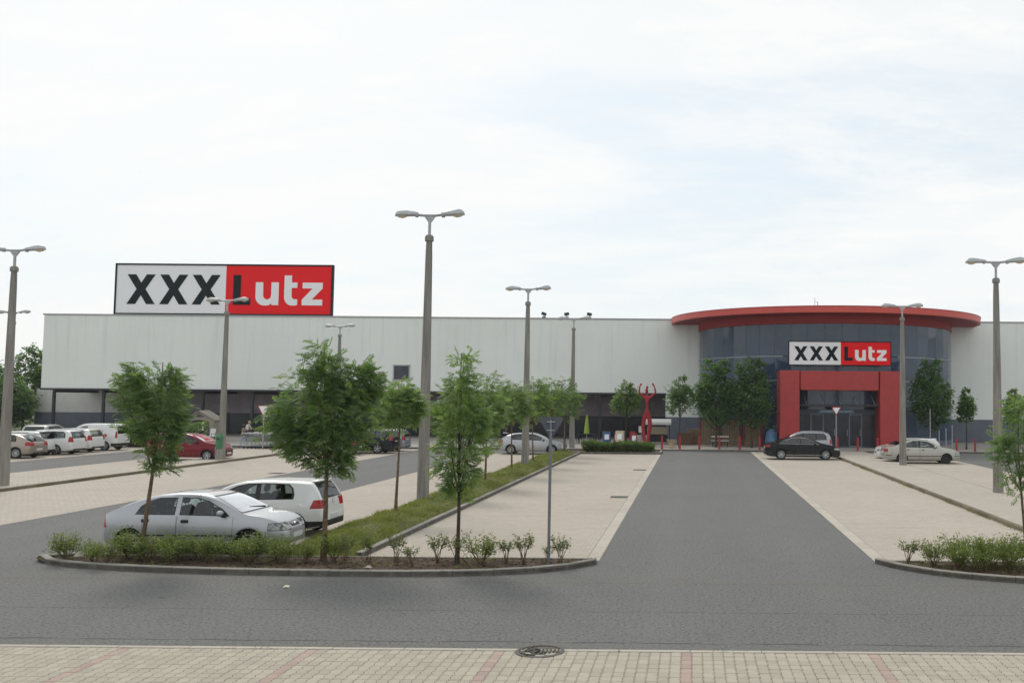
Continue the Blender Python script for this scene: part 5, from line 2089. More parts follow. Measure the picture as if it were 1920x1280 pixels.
# small round standards
GM = 'small standard maples along the store front'
for x, y, h, w, zb, sd, lm, lab in ((-.9, 70.4, 5.25, 1.12, 2.0, 61, 'leaf_mid', 'standard maple between the red figure sculpture and the glass drum'),
                                    (-5.05, 73.6, 4.8, 1.2, 2.0, 62, 'leaf_ash', 'rounder pale tree just beside the red figure sculpture'),
                                    (20.15, 70.8, 4.35, .62, 1.75, 63, 'leaf_mid', 'narrow lollipop maple against the grey plinth of the white wall'),
                                    (23.2, 69.6, 4.45, .8, 1.7, 64, 'leaf_ash2', 'yellowish maple beyond the rightmost lamp post')):
    hh = h - zb
    lobes = [(0, 0, zb + hh * .45, w * .9, w * .85, hh * .45, 2), (-w * .3, 0, zb + hh * .35, w * .6, w * .55, hh * .3, .8), (w * .3, 0, zb + hh * .55, w * .55, w * .5, hh * .3, .8), (0, 0, zb + hh * .88, w * .35, w * .3, hh * .15, .35)]
    tree('maple_tree', lab, x, y, .1, zb, .06, lobes, 1500, .24, 'single', M[lm], M['bark_dark'], sd, 22, .2, (0, 0), GM, 10)
# trees beyond the left end of the store
GB = 'trees beyond the left end of the store'
for x, y, h, w, zb, sd, lm, lab in ((-66.0, 95, 8.6, 2.6, 1.0, 71, 'leaf_mid', 'tall loose tree whose top meets the roof corner at the left end of the store'),
                                    (-70.5, 94, 8.3, 3.6, .6, 72, 'leaf_dark', 'dark bushy tree behind the leftmost lamp post'),
                                    (-62.6, 88, 5.6, 2.4, .3, 73, 'leaf_mid', 'low green tree at the open end of the store arcade'),
                                    (-61.2, 80, 4.4, 2.6, .1, 74, 'leaf_ash', 'low bushy tree behind the beige hatchback'),
                                    (-63.0, 95, 8.3, 1.7, 3.0, 75, 'leaf_ash2', 'slender pale tree close against the corner of the white wall'),
                                    (-67.0, 82, 5.0, 3.4, .1, 77, 'leaf_dark', 'broad low tree between the leftmost lamp post and the arcade end'),
                                    (-76.5, 92, 8.0, 3.6, .5, 76, 'leaf_dark', 'dark tree at the very edge of the picture, left of all others')):
    hh = h - zb
    lobes = [(0, 0, zb + hh * .42, w * .9, w * .8, hh * .42, 2), (-w * .5, 0, zb + hh * .4, w * .55, w * .5, hh * .33, 1), (w * .5, 0, zb + hh * .5, w * .5, w * .5, hh * .3, 1), (w * .1, 0, zb + hh * .82, w * .45, w * .4, hh * .2, .6)]
    tree('broad_tree', lab, x, y, -.2, zb + .6, .12, lobes, 4200, .36, 'single', M[lm], M['bark_dark'], sd, 44, .2, (0, 0), GB, 14)


def shrub_mesh(seed, n, w, h, sparse):
    g = np.random.default_rng(seed)
    mb = MB()
    tips = []
    ns = 7 if sparse else 11
    for k in range(ns):
        a = g.uniform(0, 2 * PI)
        rr = w * .5 * g.uniform(.45, 1.05)
        p0 = (g.normal(0, .03), g.normal(0, .03), -.02)
        p2 = (rr * math.cos(a), rr * math.sin(a), h * (g.uniform(.72, 1.0) if sparse else g.uniform(.5, 1.0)))
        p1 = (p2[0] * (.45 if sparse else .6), p2[1] * (.45 if sparse else .6), h * (.45 if sparse else .30))
        mb.tube([p0, p1, p2], [.010, .007, .003], 5)
        tips.append((p1, p2))
        q = (p1[0] + g.normal(0, w * .18), p1[1] + g.normal(0, w * .18), h * g.uniform(.6, .95))
        mb.tube([p1, q], [.006, .002], 4)
        tips.append((p1, q))
    st = mb.mesh('stems', M['bark'], 60)
    P = []
    for _ in range(n):
        a, b = tips[g.integers(len(tips))]
        t = g.uniform(.05 if not sparse else .1, 1.05) ** .7
        P.append([a[i] + (b[i] - a[i]) * t + g.normal(0, w * (.09 if not sparse else .05)) for i in range(3)])
    P = np.array(P)
    P[:, 2] = np.maximum(P[:, 2], h * .12)
    P[:, 2] *= g.uniform(.72 if not sparse else .9, 1.05, n)
    D = P * np.array([1, 1, 0]) / (w * .5) + g.normal(0, .5, P.shape) + np.array([0, 0, .55])
    V, F = leaf_cards(P, D, np.full(n, .055), 'single', g)
    lf = raw_mesh('leaves', V, F, M['leaf_sparse'] if sparse else M['leaf_shrub'])
    return st, lf


dense = [shrub_mesh(100 + k, 1000, .74, .72, False) for k in range(5)]
thin = [shrub_mesh(200 + k, 330, .54, .74, True) for k in range(4)]
SH = [(-13.05, 20.35, 1.0, 0, 'first shrub by the rounded tip of the near island'), (-12.45, 20.2, .85, 0, 'low yellowish shrub beside the one at the rounded tip of the near island'),
      (-12.0, 19.9, .8, 0, 'shrub on the kerb side hiding the rear wheel of the silver hatchback'), (-11.9, 20.55, 1.0, 0, 'shrub close against the rear wheel of the silver hatchback'),
      (-11.35, 20.35, 1.05, 0, 'bushy shrub at the foot of the ragged ash tree'), (-11.0, 20.75, .95, 0, 'shrub below the rear door of the silver hatchback'),
      (-10.75, 20.15, .85, 0, 'dark low shrub before the middle of the silver hatchback'), (-10.35, 20.5, .95, 0, 'shrub below the front door of the silver hatchback'),
      (-9.95, 20.2, .95, 0, 'shrub just behind the front wheel of the silver hatchback'), (-9.6, 20.55, .95, 0, 'shrub covering the front wheel of the silver hatchback'),
      (-9.2, 20.25, 1.0, 0, 'bushy shrub below the headlight of the silver hatchback'), (-8.8, 20.65, .9, 0, 'shrub before the nose of the silver hatchback'),
      (-8.5, 20.2, .8, 0, 'shrub in the gap between the nose of the silver hatchback and the biggest ash'), (-8.1, 20.4, .8, 0, 'shrub right at the foot of the biggest ash'),
      (-7.55, 20.55, .95, 0, 'bright shrub just past the biggest ash tree'), (-7.2, 20.2, .85, 1, 'shrub where the grass strip kerb meets the near island'),
      (-6.75, 20.35, .85, 1, 'shrub on the island beside the grass kerb end'), (-6.2, 20.5, .95, 1, 'airy shrub midway between the two crowned ash trees, nearer the big one'),
      (-5.75, 20.05, .75, 1, 'small shrub close to the kerb before the pale bays'), (-5.35, 20.45, .9, 1, 'thin shrub just before the slim pointed ash'),
      (-4.95, 20.55, .95, 1, 'shrub wrapped round the foot of the slim pointed ash'), (-4.4, 20.3, 1.12, 0, 'fullest shrub between the slim ash and the sign post'),
      (-3.88, 20.5, .85, 1, 'bare twiggy shrub beside the fullest one, slim ash side of the sign post'), (-3.52, 20.35, 1.0, 1, 'upright twiggy shrub close to the yield sign post'),
      (-3.05, 20.6, .65, 1, 'very small shrub touching the yield sign post'), (-2.72, 20.4, .95, 1, 'last thin shrub of the near island, between the sign post and the lane'),
      (4.62, 20.75, 1.0, 1, 'single upright shrub at the tip of the right island'), (5.15, 20.6, 1.0, 0, 'first shrub of the dense row on the right island'),
      (5.55, 20.2, .9, 0, 'shrub near the kerb in the dense row on the right island'), (5.75, 20.75, 1.05, 0, 'shrub at the back of the dense row on the right island'),
      (6.2, 20.4, 1.05, 0, 'middle shrub of the dense row on the right island'), (6.6, 20.05, .95, 0, 'low dark shrub on the kerb side of the right island row'),
      (6.75, 20.65, 1.1, 0, 'tall shrub beside the thin leaning tree'), (7.2, 20.35, 1.05, 0, 'shrub at the foot of the thin leaning tree'),
      (5.95, 19.95, .8, 0, 'lowest shrub at the kerb before the middle of the right island row'), (6.45, 20.75, 1.0, 0, 'shrub at the back between the middle one and the tall one on the right island'),
      (7.6, 20.0, .95, 0, 'shrub cut by the right edge of the picture, near the kerb')]
for i, (x, y, s, sp, lab) in enumerate(SH):
    st, lf = (thin if sp else dense)[i % (4 if sp else 5)]
    t = thing('shrub', lab, 'shrub', (x, y, .055), random.uniform(0, 6.28), 'shrubs in the planting islands')
    t.scale = (s * random.uniform(.85, 1.1), s * random.uniform(.85, 1.1), s * random.uniform(.74, .98))
    link('stems', st, t)
    link('leaves', lf, t)


def hedge(label, x0, x1, y0, y1, z0, h, n, leaf, seed, lm='leaf_hedge'):
    g = np.random.default_rng(seed)
    t = thing('hedge', label, 'hedge', ((x0 + x1) / 2, (y0 + y1) / 2, z0))
    hx, hy = (x1 - x0) / 2, (y1 - y0) / 2
    MB().box((0, 0, h * .42), (2 * hx * .92, 2 * hy * .75, h * .7), bev=.1).build('core', M['bark_dark'], t)
    P = np.c_[g.uniform(-hx, hx, n), g.uniform(-hy, hy, n), g.uniform(.08, 1, n) ** .8 * h]
    f = g.integers(0, 3, n)
    P[f == 0, 1] = -hy + g.normal(0, .06, (f == 0).sum())
    P[f == 1, 2] = h + g.normal(0, .05, (f == 1).sum())
    P[:, 2] *= 1 + .10 * np.sin(P[:, 0] * 2.3) + .06 * np.sin(P[:, 0] * 7 + 1)
    D = g.normal(0, .6, P.shape) + np.array([0, -.5, .5])
    V, F = leaf_cards(P, D, np.full(n, leaf), 'single', g)
    link('leaves', raw_mesh('leaves', V, F, M[lm]), t)
    return t


hedge('low clipped hedge at the far end of the pale centre bays', -7.2, -2.45, 63.0, 64.5, .05, .58, 4200, .14, 81)
hk = thing('kerb', None, None, kind='structure')
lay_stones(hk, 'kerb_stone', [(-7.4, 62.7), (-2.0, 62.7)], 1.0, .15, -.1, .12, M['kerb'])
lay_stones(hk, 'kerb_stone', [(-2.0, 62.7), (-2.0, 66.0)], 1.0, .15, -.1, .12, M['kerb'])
hs = sheet('soil', -9.3, -2.15, 62.85, 66.0, .06, M['soil'])
hedge('dark bushy hedge behind the white delivery van', -39.8, -33.8, 66.0, 67.6, 0, 1.5, 3000, .2, 82, 'leaf_ash')

# ------------------------------------------------------------------ signs
ys = thing('yield_sign', 'grey back of a triangular sign on a tall post in the near island', 'road sign', (-2.99, 20.4, .05), group='triangular yield signs')
MB().tube([(0, 0, -.05), (0, 0, 3.02)], .031, 12).build('post', M['sign_post'], ys, 60)
MB().lathe([(.032, 3.02), (.032, 3.04), (.0, 3.05)], 12).build('cap', M['dark_metal'], ys)


def tri(w, h, z, rr=.05):
    raw = [(-w / 2, z), (w / 2, z), (0, z - h)]
    out = []
    for i in range(3):
        p, a, b = Vector(raw[i]), Vector(raw[i - 1]), Vector(raw[(i + 1) % 3])
        d1, d2 = (a - p).normalized(), (b - p).normalized()
        for q in (p + d1 * rr, p + (d1 + d2) * rr * .42, p + d2 * rr):
            out.append((q.x, q.y))
    return out


# seen from behind: plate, brackets, folded rim
MB().prism(tri(.56, .50, 3.08), 'xz', .04, .05).build('plate_back', M['sign_back'], ys)
MB().prism(tri(.56, .50, 3.08), 'xz', .051, .056).build('red_border', M['sign_red'], ys)
MB().prism(tri(.40, .36, 3.045), 'xz', .057, .060).build('white_face', M['sign_white'], ys)
for z in (2.98, 2.80):
    MB().box((0, .022, z), (.17, .045, .022)).tube([(-.045, -.03, z), (.045, -.03, z)], .012, 6).build('bracket', M['galv'], ys)


def yield_front(label, x, y, h, w=.75):
    t = thing('yield_sign', label, 'road sign', (x, y, .1), group='triangular yield signs')
    MB().tube([(0, 0, -.05), (0, 0, h)], .04, 10).build('post', M['galv'], t, 60)
    MB().prism(tri(w, w * .88, h), 'xz', -.06, -.05).build('red_border', M['bollard'], t)
    MB().prism(tri(w * .76, w * .66, h - .06), 'xz', -.066, -.061).build('white_face', M['sign_white'], t)


yield_front('red bordered triangular sign on a pole before the trolley rows', -29.0, 65.2, 2.85, .95)
yield_front('red bordered triangular sign on a pole before the entrance doors', 10.35, 69.2, 3.05, .72)

# ------------------------------------------------------------------ small things in the car park
b = thing('litter_bin', 'green ribbed litter bin strapped to the foot of a lamp post', 'litter bin', (-25.66, 52.36, .105))
MB().lathe([(.14, .55), (.165, .57), (.185, 1.18), (.19, 1.2), (.175, 1.2), (.16, .6), (.0, .58)], 18).build('bucket', M['bin_green'], b, 40)
MB().lathe([(.20, 1.18), (.205, 1.28), (.17, 1.34), (.0, 1.36)], 18).build('lid', M['bin_green'], b, 40)
MB().lathe([(.0, -.02), (.19, -.02), (.19, .52), (.17, .56), (.0, .56)], 18).build('base', M['pole'], b, 40)
MB().box((0, -.185, 1.12), (.2, .03, .06), bev=.01).build('slot', M['black'], b)

mh = thing('drain_cover', 'broken cast iron drain cover at the edge of the block pavement', 'drain cover', (-2.09, 13.60, .004), group='drain covers')
mb = MB().lathe([(.34, -.02), (.34, .008), (.29, .012), (.29, -.0), (.0, -.0)], 28)
mb.build('ring', M['iron'], mh, 30)
for k in range(5):
    MB().box((.03 + .055 * k, .02 * (k % 2), .010), (.028, .26 - .03 * k, .018)).build('grate_bar', M['iron'], mh)
mb = MB()
g_ = random.Random(3)
for k in range(26):
    a, rr = g_.uniform(PI * .6, PI * 1.5), g_.uniform(.05, .33)
    mb.box((rr * math.cos(a), rr * math.sin(a) * .8, .012), (g_.uniform(.03, .10), g_.uniform(.012, .03), g_.uniform(.01, .04)), rot=Matrix.Rotation(g_.uniform(0, 3), 3, 'Z') @ Matrix.Rotation(g_.uniform(-.4, .4), 3, 'Y'))
ob = mb.build('rubble', M['iron'], mh)
ob['kind'] = 'stuff'
for x, y, lab in ((-2.62, 35.0, 'drain cover in the pale bays beside the lane, nearer one'), (-2.62, 48.6, 'drain cover in the pale bays beside the lane, farther one'), (-19.1, 44.5, 'drain cover at the edge of the pale bays beyond the asphalt aisle')):
    t = thing('drain_cover', lab, 'drain cover', (x, y, .006), group='drain covers')
    MB().box((0, 0, .004), (.62, .62, .012)).build('rim', M['iron'], t)
    for k in range(6):
        MB().box((-.22 + .088 * k, 0, .012), (.04, .5, .008)).build('grate_bar', M['black'], t)
pp = thing('paper_scrap', 'crumpled pale yellow paper scrap lying on the asphalt road', 'litter', (-7.46, 17.96, .003))
MB().add([(-.06, -.03, .0), (.0, -.05, .02), (.055, -.02, .005), (.05, .04, .03), (.01, .07, .01), (-.05, .05, .03), (.0, .01, .045)],
         [(0, 1, 6), (1, 2, 6), (2, 3, 6), (3, 4, 6), (4, 5, 6), (5, 0, 6)]).build('sheet', M['paper'], pp)
for x, y, s, lab in ((-13.15, 20.85, .13, 'pale broken stone lying by the back edge of the near island'), (-11.65, 20.95, .07, 'small white stone by the rear tyre of the silver hatchback'), (-6.55, 19.75, .09, 'flat white scrap on the soil near the kerb')):
    t = thing('stone', lab, 'stone', (x, y, .06))
    rr = random.Random(int(s * 1000))
    MB().add([(rr.uniform(-1, -.6) * s, -.4 * s, 0), (.3 * s, -s * .6, 0), (s, .1 * s, 0), (.2 * s, .7 * s, 0), (-.6 * s, .5 * s, 0), (-.2 * s, .0, .6 * s), (.35 * s, .1 * s, .5 * s)],
             [(0, 1, 5), (1, 6, 5), (1, 2, 6), (2, 3, 6), (3, 5, 6), (3, 4, 5), (4, 0, 5), (4, 3, 2, 1, 0)]).build('lump', M['edging'], t)

# red bollards along the apron kerb
BOL = [(-2.1, 67.6, 'beside the end of the clipped hedge'), (-.85, 67.65, 'before the standard maple near the sculpture'), (.52, 67.6, 'before the corner of the glass drum'), (1.93, 67.6, 'before the tall lime at the drum corner'),
       (3.35, 67.6, 'between the two tall limes left of the portal'), (4.75, 67.6, 'just behind the tail of the black saloon'), (6.2, 67.6, 'hidden behind the roof of the black saloon'), (7.6, 67.6, 'between the black saloon and the silver estate roof'),
       (10.2, 67.6, 'beside the yield sign before the doors'), (11.62, 67.6, 'before the middle of the entrance doors'), (13.0, 67.6, 'before the right pillar of the portal'), (18.55, 67.6, 'just past the bonnet of the dusty saloon'), (19.85, 67.6, 'near the narrow lollipop maple'), (21.2, 67.6, 'beside the rightmost lamp post')]
bo = None
for x, y, lab in BOL:
    if bo is None:
        bo = thing('bollard', '', 'bollard', (x, y, .1), group='red bollards along the kerb of the store apron')
        MB().lathe([(.07, -.05), (.07, .86), (.055, .92), (0, .94)], 14).build('post', M['bollard'], bo, 40)
        MB().lathe([(.11, -.02), (.11, .02), (.07, .03)], 14).build('base_flange', M['bollard'], bo, 40)
        MB().lathe([(.072, .72), (.074, .73), (.074, .79), (.072, .80)], 14).build('band', M['bollard'], bo)
        bo['label'] = 'slim red bollard ' + lab
    else:
        copy_tree(bo, 'slim red bollard ' + lab, (x, y, .1))
for x, y, h, lab in ((17.35, 70.2, 2.9, 'tallest thin pale pole before the lime at the right of the portal'), (18.0, 70.2, 1.35, 'short pale post just past the tallest thin pole'), (18.55, 70.4, 1.5, 'second pale post beyond the tallest thin pole'), (18.95, 70.2, 1.75, 'last pale post before the white wall corner')):
    t = thing('pale_post', lab, 'post', (x, y, .1), group='thin pale posts beside the drum')
    MB().tube([(0, 0, -.05), (0, 0, h)], .034, 8).build('pole', M['lamp_shell'], t, 60)
    MB().lathe([(.05, h), (.05, h + .03), (0, h + .05)], 8).build('cap', M['galv'], t)


# ------------------------------------------------------------------ goods in front of the arcade
s = thing('garden_shed', 'beige garden shed with brown doors and a white notice before the arcade', 'shed', (-37.5, 74.0, .1), .12)
W_, H_, G_ = 2.2, 1.62, 2.28
MB().prism([(-W_ / 2, 0), (-.76, 0), (-.76, 1.48), (-.3, 1.62), (.3, 1.62), (.76, 1.48), (.76, 0), (W_ / 2, 0), (W_ / 2, H_), (0, G_ - .06), (-W_ / 2, H_)], 'xz', -.95, -.86).build('front_wall', M['shed'], s)
MB().box((-W_ / 2 + .04, 0, H_ / 2), (.08, 1.8, H_)).box((W_ / 2 - .04, 0, H_ / 2), (.08, 1.8, H_)).box((0, .9, H_ / 2), (W_, .08, H_)).build('wall', M['shed'], s)
for sg in (-1, 1):
    MB().prism([(sg * (W_ / 2 + .12), H_ - .06), (0, G_), (0, G_ + .07), (sg * (W_ / 2 + .12), H_ + .02)], 'xz', -1.08, 1.0).build('roof', M['shed'], s)
    d = MB().box((sg * .38, -.88, .78), (.74, .05, 1.48), bev=.01).build('door', M['shed_dark'], s)
    MB().box((sg * .06, -.92, .8), (.03, .04, .16)).build('handle', M['black'], d)
MB().prism([(-.42, 1.84), (.42, 1.84), (0, 2.08)], 'xz', -.965, -.952).build('gable_vent', M['shed_dark'], s)
MB().box((.28, -.92, 1.22), (.36, .02, .36), rot=Matrix.Rotation(R(38), 3, 'Y')).build('notice', M['sign_white'], s)

# shopping trolleys
ct = thing('shopping_trolley', '', 'shopping trolley', (0, 0, 0), group='shopping trolleys')
mb = MB()
for z, l0, l1, w in ((.52, -.32, .34, .20), (.74, -.40, .38, .24), (.98, -.46, .42, .27)):
    mb.tube([(l0, -w, z), (l1, -w, z), (l1, w, z), (l0, w, z), (l0, -w, z)], .012, 4)
for k in range(7):
    t_ = -.38 + .12 * k
    for w in (-1, 1):
        mb.tube([(t_ * .8, w * .20, .52), (t_ * 1.05, w * .27, .98)], .008, 4)
for k in range(4):
    mb.tube([(.34, -.18 + .12 * k, .52), (.42, -.24 + .16 * k, .98)], .008, 4)
mb.build('basket', M['cart_wire'], ct)
MB().tube([(-.48, -.27, .98), (-.56, -.27, 1.04), (-.56, .27, 1.04), (-.48, .27, .98)], .018, 6).build('handle', M['white'], ct)
mb = MB()
for w in (-1, 1):
    mb.tube([(.40, w * .16, .14), (-.40, w * .24, .16), (-.46, w * .26, .95)], .014, 5)
mb.build('chassis', M['galv'], ct)
MB().box((.0, 0, .20), (.75, .42, .03)).build('lower_tray', M['galv'], ct)
for xx, w in ((.38, -.16), (.38, .16), (-.38, -.24), (-.38, .24)):
    MB().lathe([(.0, -.02), (.062, -.02), (.062, .02), (.0, .02)], 12, axis='y', loc=(xx, w, .062)).build('wheel', M['tyre'], ct)
first = True
for row in range(2):
    for k in range(14):
        lab = ('trolley of the front nested row beside the walking woman' if row == 0 else 'trolley of the rear nested row behind the front one')
        if k == 0:
            lab = 'end trolley of the %s nested row, nearest the walking woman' % ('front' if row == 0 else 'rear')
        if k == 13:
            lab = 'end trolley of the %s nested row, farthest from the walking woman' % ('front' if row == 0 else 'rear')
        p = (-30.1 + k * .26, 65.9 + row * .75, .1 if False else .004)
        if first:
            ct['label'] = lab
            ct.location = p
            first = False
        else:
            copy_tree(ct, lab, p)
        # each row reads as one nest, so its trolleys share the row's label
sh = thing('trolley_shelter', 'flat red edged roof on posts over the rear trolley row', 'shelter', (-27.9, 69.0, .1))
MB().box((0, 0, 2.25), (3.6, 1.8, .09)).build('roof', M['red'], sh)
MB().box((-1.75, -.93, 2.27), (.5, .05, .16)).build('roof_edge', M['galv'], sh)
for xx in (-1.6, 1.6):
    for yy in (-.75, .75):
        MB().tube([(xx, yy, -.05), (xx, yy, 2.2)], .04, 8).build('post', M['sign_post'], sh)
MB().box((0, .8, 1.1), (3.3, .03, 1.2)).build('back_panel', M['shop_glass'], sh)

# closed lime parasol
ps = thing('parasol', 'closed lime green parasol standing by the garden tables', 'parasol', (-8.15, 74.6, .1))
MB().tube([(0, 0, 0), (0, 0, 2.3)], .025, 8).build('pole', M['galv'], ps)
MB().lathe([(.05, .78), (.22, .82), (.20, 1.1), (.12, 1.8), (.05, 2.2), (.0, 2.25)], 9).build('canopy', M['lime'], ps)
MB().box((0, 0, .06), (.5, .5, .12), bev=.02).build('base', M['black'], ps)


def garden_chair(x, y, rz, label, mat):
    t = thing('garden_chair', label, 'chair', (x, y, .1), rz, 'garden chairs on show')
    MB().box((0, 0, .43), (.48, .46, .05), bev=.015).build('seat', mat, t)
    MB().box((-.23, 0, .72), (.05, .46, .56), rot=Matrix.Rotation(R(-10), 3, 'Y'), bev=.015).build('backrest', mat, t)
    for a_ in (-1, 1):
        for b_ in (-1, 1):
            MB().tube([(a_ * .21, b_ * .2, 0), (a_ * .2, b_ * .19, .42)], .018, 6).build('leg', M['dark_metal'], t)
        MB().tube([(-.24, a_ * .24, .62), (.2, a_ * .24, .64), (.21, a_ * .22, .42)], .018, 6).build('armrest', M['dark_metal'], t)


for x, y, rz, lab in ((-9.6, 74.6, .3, 'dark garden chair at the end of the show row, nearest the last lamp post'), (-8.9, 75.2, 2.8, 'dark garden chair right beside the lime parasol'), (-7.4, 74.6, 3.3, 'dark garden chair past the lime parasol on the table side'), (-6.9, 75.6, 1.2, 'dark garden chair beside the blue crate')):
    garden_chair(x, y, rz, lab, M['black'])
garden_chair(-4.75, 74.5, 4.2, 'red garden chair beside the foot of the round pale tree', M['bollard'])
for x, y, rz, lab in ((-36.9, 72.2, -1.3, 'white garden chair before the doors of the beige shed'), (-36.1, 72.3, -1.8, 'white garden chair between the beige shed and the green bin post')):
    garden_chair(x, y, rz, lab, M['white'])
gt = thing('garden_table', 'dark garden table under the closed lime parasol', 'table', (-8.2, 75.5, .1))
MB().box((0, 0, .72), (1.5, .9, .05), bev=.015).build('tabletop', M['black'], gt)
for a_ in (-1, 1):
    for b_ in (-1, 1):
        MB().tube([(a_ * .66, b_ * .36, 0), (a_ * .66, b_ * .36, .7)], .025, 6).build('leg', M['dark_metal'], gt)


def show_box(name, x, y, s, mat, label, card=True, cz=.0):
    t = thing(name, label, 'crate' if name == 'crate' else 'display', (x, y, .1), random.uniform(-.2, .2))
    MB().box((0, 0, s[2] / 2), s, bev=.03).build('case', mat, t)
    MB().box((0, 0, s[2] + .015), (s[0] * 1.04, s[1] * 1.04, .03), bev=.01).build('lid', mat, t)
    if card:
        MB().box((0, -s[1] / 2 - .02, s[2] * .62 + cz), (min(.34, s[0] * .7), .015, .40), rot=Matrix.Rotation(R(-8), 3, 'X')).build('price_card', M['sign_white'], t)


show_box('crate', -6.55, 74.0, (.62, .5, .95), M['blue'], 'blue crate with a white price card before the arcade')
show_box('crate', -5.75, 74.2, (.42, .45, .90), M['bollard'], 'narrow red crate next to the blue one')
show_box('cushion_stack', -5.45, 73.0, (.62, .5, 1.05), M['cream'], 'stack of cream cushions with a white card')
show_box('crate', -4.4, 73.3, (.42, .4, .85), M['red'], 'red crate at the foot of the round pale tree')
show_box('crate', -4.1, 74.0, (.45, .4, .70), M['white'], 'white box with a dark print beside the red sculpture', False)
show_box('crate', -3.65, 74.6, (.35, .4, .68), M['white'], 'small white box close behind the sculpture foot', False)
ac = thing('price_stand', 'white price card on a thin stand beside the red sculpture', 'sign', (-3.95, 74.9, .1))
MB().tube([(0, 0, 0), (0, 0, 1.0)], .02, 6).build('stand', M['galv'], ac)
MB().box((0, -.03, 1.15), (.4, .02, .5)).build('card', M['sign_white'], ac)
MB().box((0, 0, .02), (.3, .3, .04)).build('foot', M['galv'], ac)

# garden swing with a white canopy
sw = thing('garden_swing', 'garden swing seat with a white canopy behind the red sculpture', 'swing', (-2.75, 76.2, .1))
for a_ in (-1, 1):
    MB().tube([(a_ * 1.0, -.55, 0), (a_ * .95, 0, 1.75), (a_ * 1.0, .55, 0)], .035, 6).build('side_frame', M['dark_metal'], sw)
MB().tube([(-.97, 0, 1.72), (.97, 0, 1.72)], .035, 6).build('top_bar', M['dark_metal'], sw)
MB().prism([(-.75, 1.70), (.0, 1.95), (.75, 1.70), (.75, 1.50), (.72, 1.50), (.70, 1.66), (0, 1.90), (-.70, 1.66), (-.72, 1.50), (-.75, 1.50)], 'yz', -1.1, 1.1).build('canopy', M['white'], sw)
MB().box((0, .22, 1.02), (1.6, .12, .62), rot=Matrix.Rotation(R(14), 3, 'X'), bev=.04).build('backrest', M['cream'], sw)
MB().box((0, -.1, .62), (1.6, .55, .12), bev=.04).build('seat', M['black'], sw)
MB().box((0, -.3, .38), (1.7, .06, .5), bev=.02).build('skirt', M['black'], sw)

# pale planter
pl = thing('planter', 'pale waisted stone planter on the apron beside a bollard', 'planter', (-1.5, 69.4, .1))
MB().lathe([(.28, 0), (.30, .06), (.2, .16), (.19, .3), (.30, .52), (.36, .60), (.33, .60), (.26, .5), (0, .45)], 20).build('bowl', M['terracotta'], pl, 40)
MB().lathe([(.0, .46), (.27, .48), (.2, .54), (0, .56)], 14).build('soil', M['soil'], pl)

# timber goods stacked before the drum
for x, y, w, h, lab, mt in ((-.6, 74.6, 1.1, .9, 'brown wicker chest by the plinth of the white wall', 'wood_dark'), (.35, 75.6, 1.5, 1.15, 'timber crate leaning in the corner of the wall and the drum', 'wood')):
    t = thing('timber_chest', lab, 'chest', (x, y, .1))
    MB().box((0, 0, h / 2), (w, .6, h), bev=.02).build('case', M[mt], t)
    MB().box((0, 0, h + .02), (w * 1.05, .66, .05), bev=.01).build('lid', M[mt], t)
    for k in range(4):
        MB().box((0, -.315, h * (.15 + .23 * k)), (w * .98, .03, .13)).build('slat', M[mt], t)


def panel(x, y, w, h, rz, label, nsl, post):
    t = thing('garden_screen', label, 'garden screen', (x, y, .1), rz, 'timber garden screens on show before the drum')
    for sg in (-1, 1):
        MB().box((sg * w / 2, 0, h / 2), (.09, .09, h + .1)).build('post', M[post], t)
    for z in (.12, h * .5, h - .06):
        MB().box((0, .03, z), (w - .1, .04, .08)).build('rail', M['wood_dark'], t)
    for k in range(nsl):
        MB().box((-w / 2 + .1 + (w - .2) * (k + .5) / nsl, 0, h / 2), ((w - .2) / nsl * .86, .025, h * .92)).build('slat', M['wood'], t)


panel(1.35, 73.4, 1.5, 2.0, .1, 'timber screen with red posts at the drum corner', 7, 'bollard')
panel(2.95, 73.0, 1.5, 2.1, -.05, 'timber screen behind the trunk of the first tall lime', 7, 'wood_dark')
panel(4.6, 72.8, 1.4, 2.0, .12, 'timber screen behind the trunk of the second tall lime', 7, 'bollard')
gz = thing('garden_pavilion', 'open timber pavilion with a pitched roof between the two tall limes', 'pavilion', (3.0, 73.9, .1))
for a_ in (-1, 1):
    for b_ in (-1, 1):
        MB().box((a_ * .95, b_ * .5, 1.1), (.09, .09, 2.2)).build('post', M['wood_dark'], gz)
    MB().prism([(a_ * 1.15, 2.15), (0, 2.85), (0, 2.92), (a_ * 1.15, 2.22)], 'xz', -.75, .7).build('roof', M['wood'], gz)
bench = thing('garden_bench', 'low garden bench with a pale top before the timber panels', 'bench', (2.1, 71.9, .1))
MB().box((0, 0, .45), (1.3, .4, .05), bev=.01).build('seat', M['white'], bench)
for a_ in (-1, 1):
    MB().box((a_ * .55, 0, .21), (.06, .36, .42)).build('leg', M['dark_metal'], bench)
MB().box((0, .17, .75), (1.3, .04, .10)).build('backrest', M['white'], bench)
wl_ = thing('blue_cover', 'blue tarpaulin draped over goods beside the left pillar of the portal', 'tarpaulin', (5.95, 72.0, .1))
MB().lathe([(.55, 0), (.5, .6), (.42, 1.1), (.15, 1.35), (0, 1.38)], 9).build('cloth', M['sky_blue'], wl_)
MB().box((0, 0, .04), (1.2, 1.0, .08)).build('pallet', M['wood'], wl_)


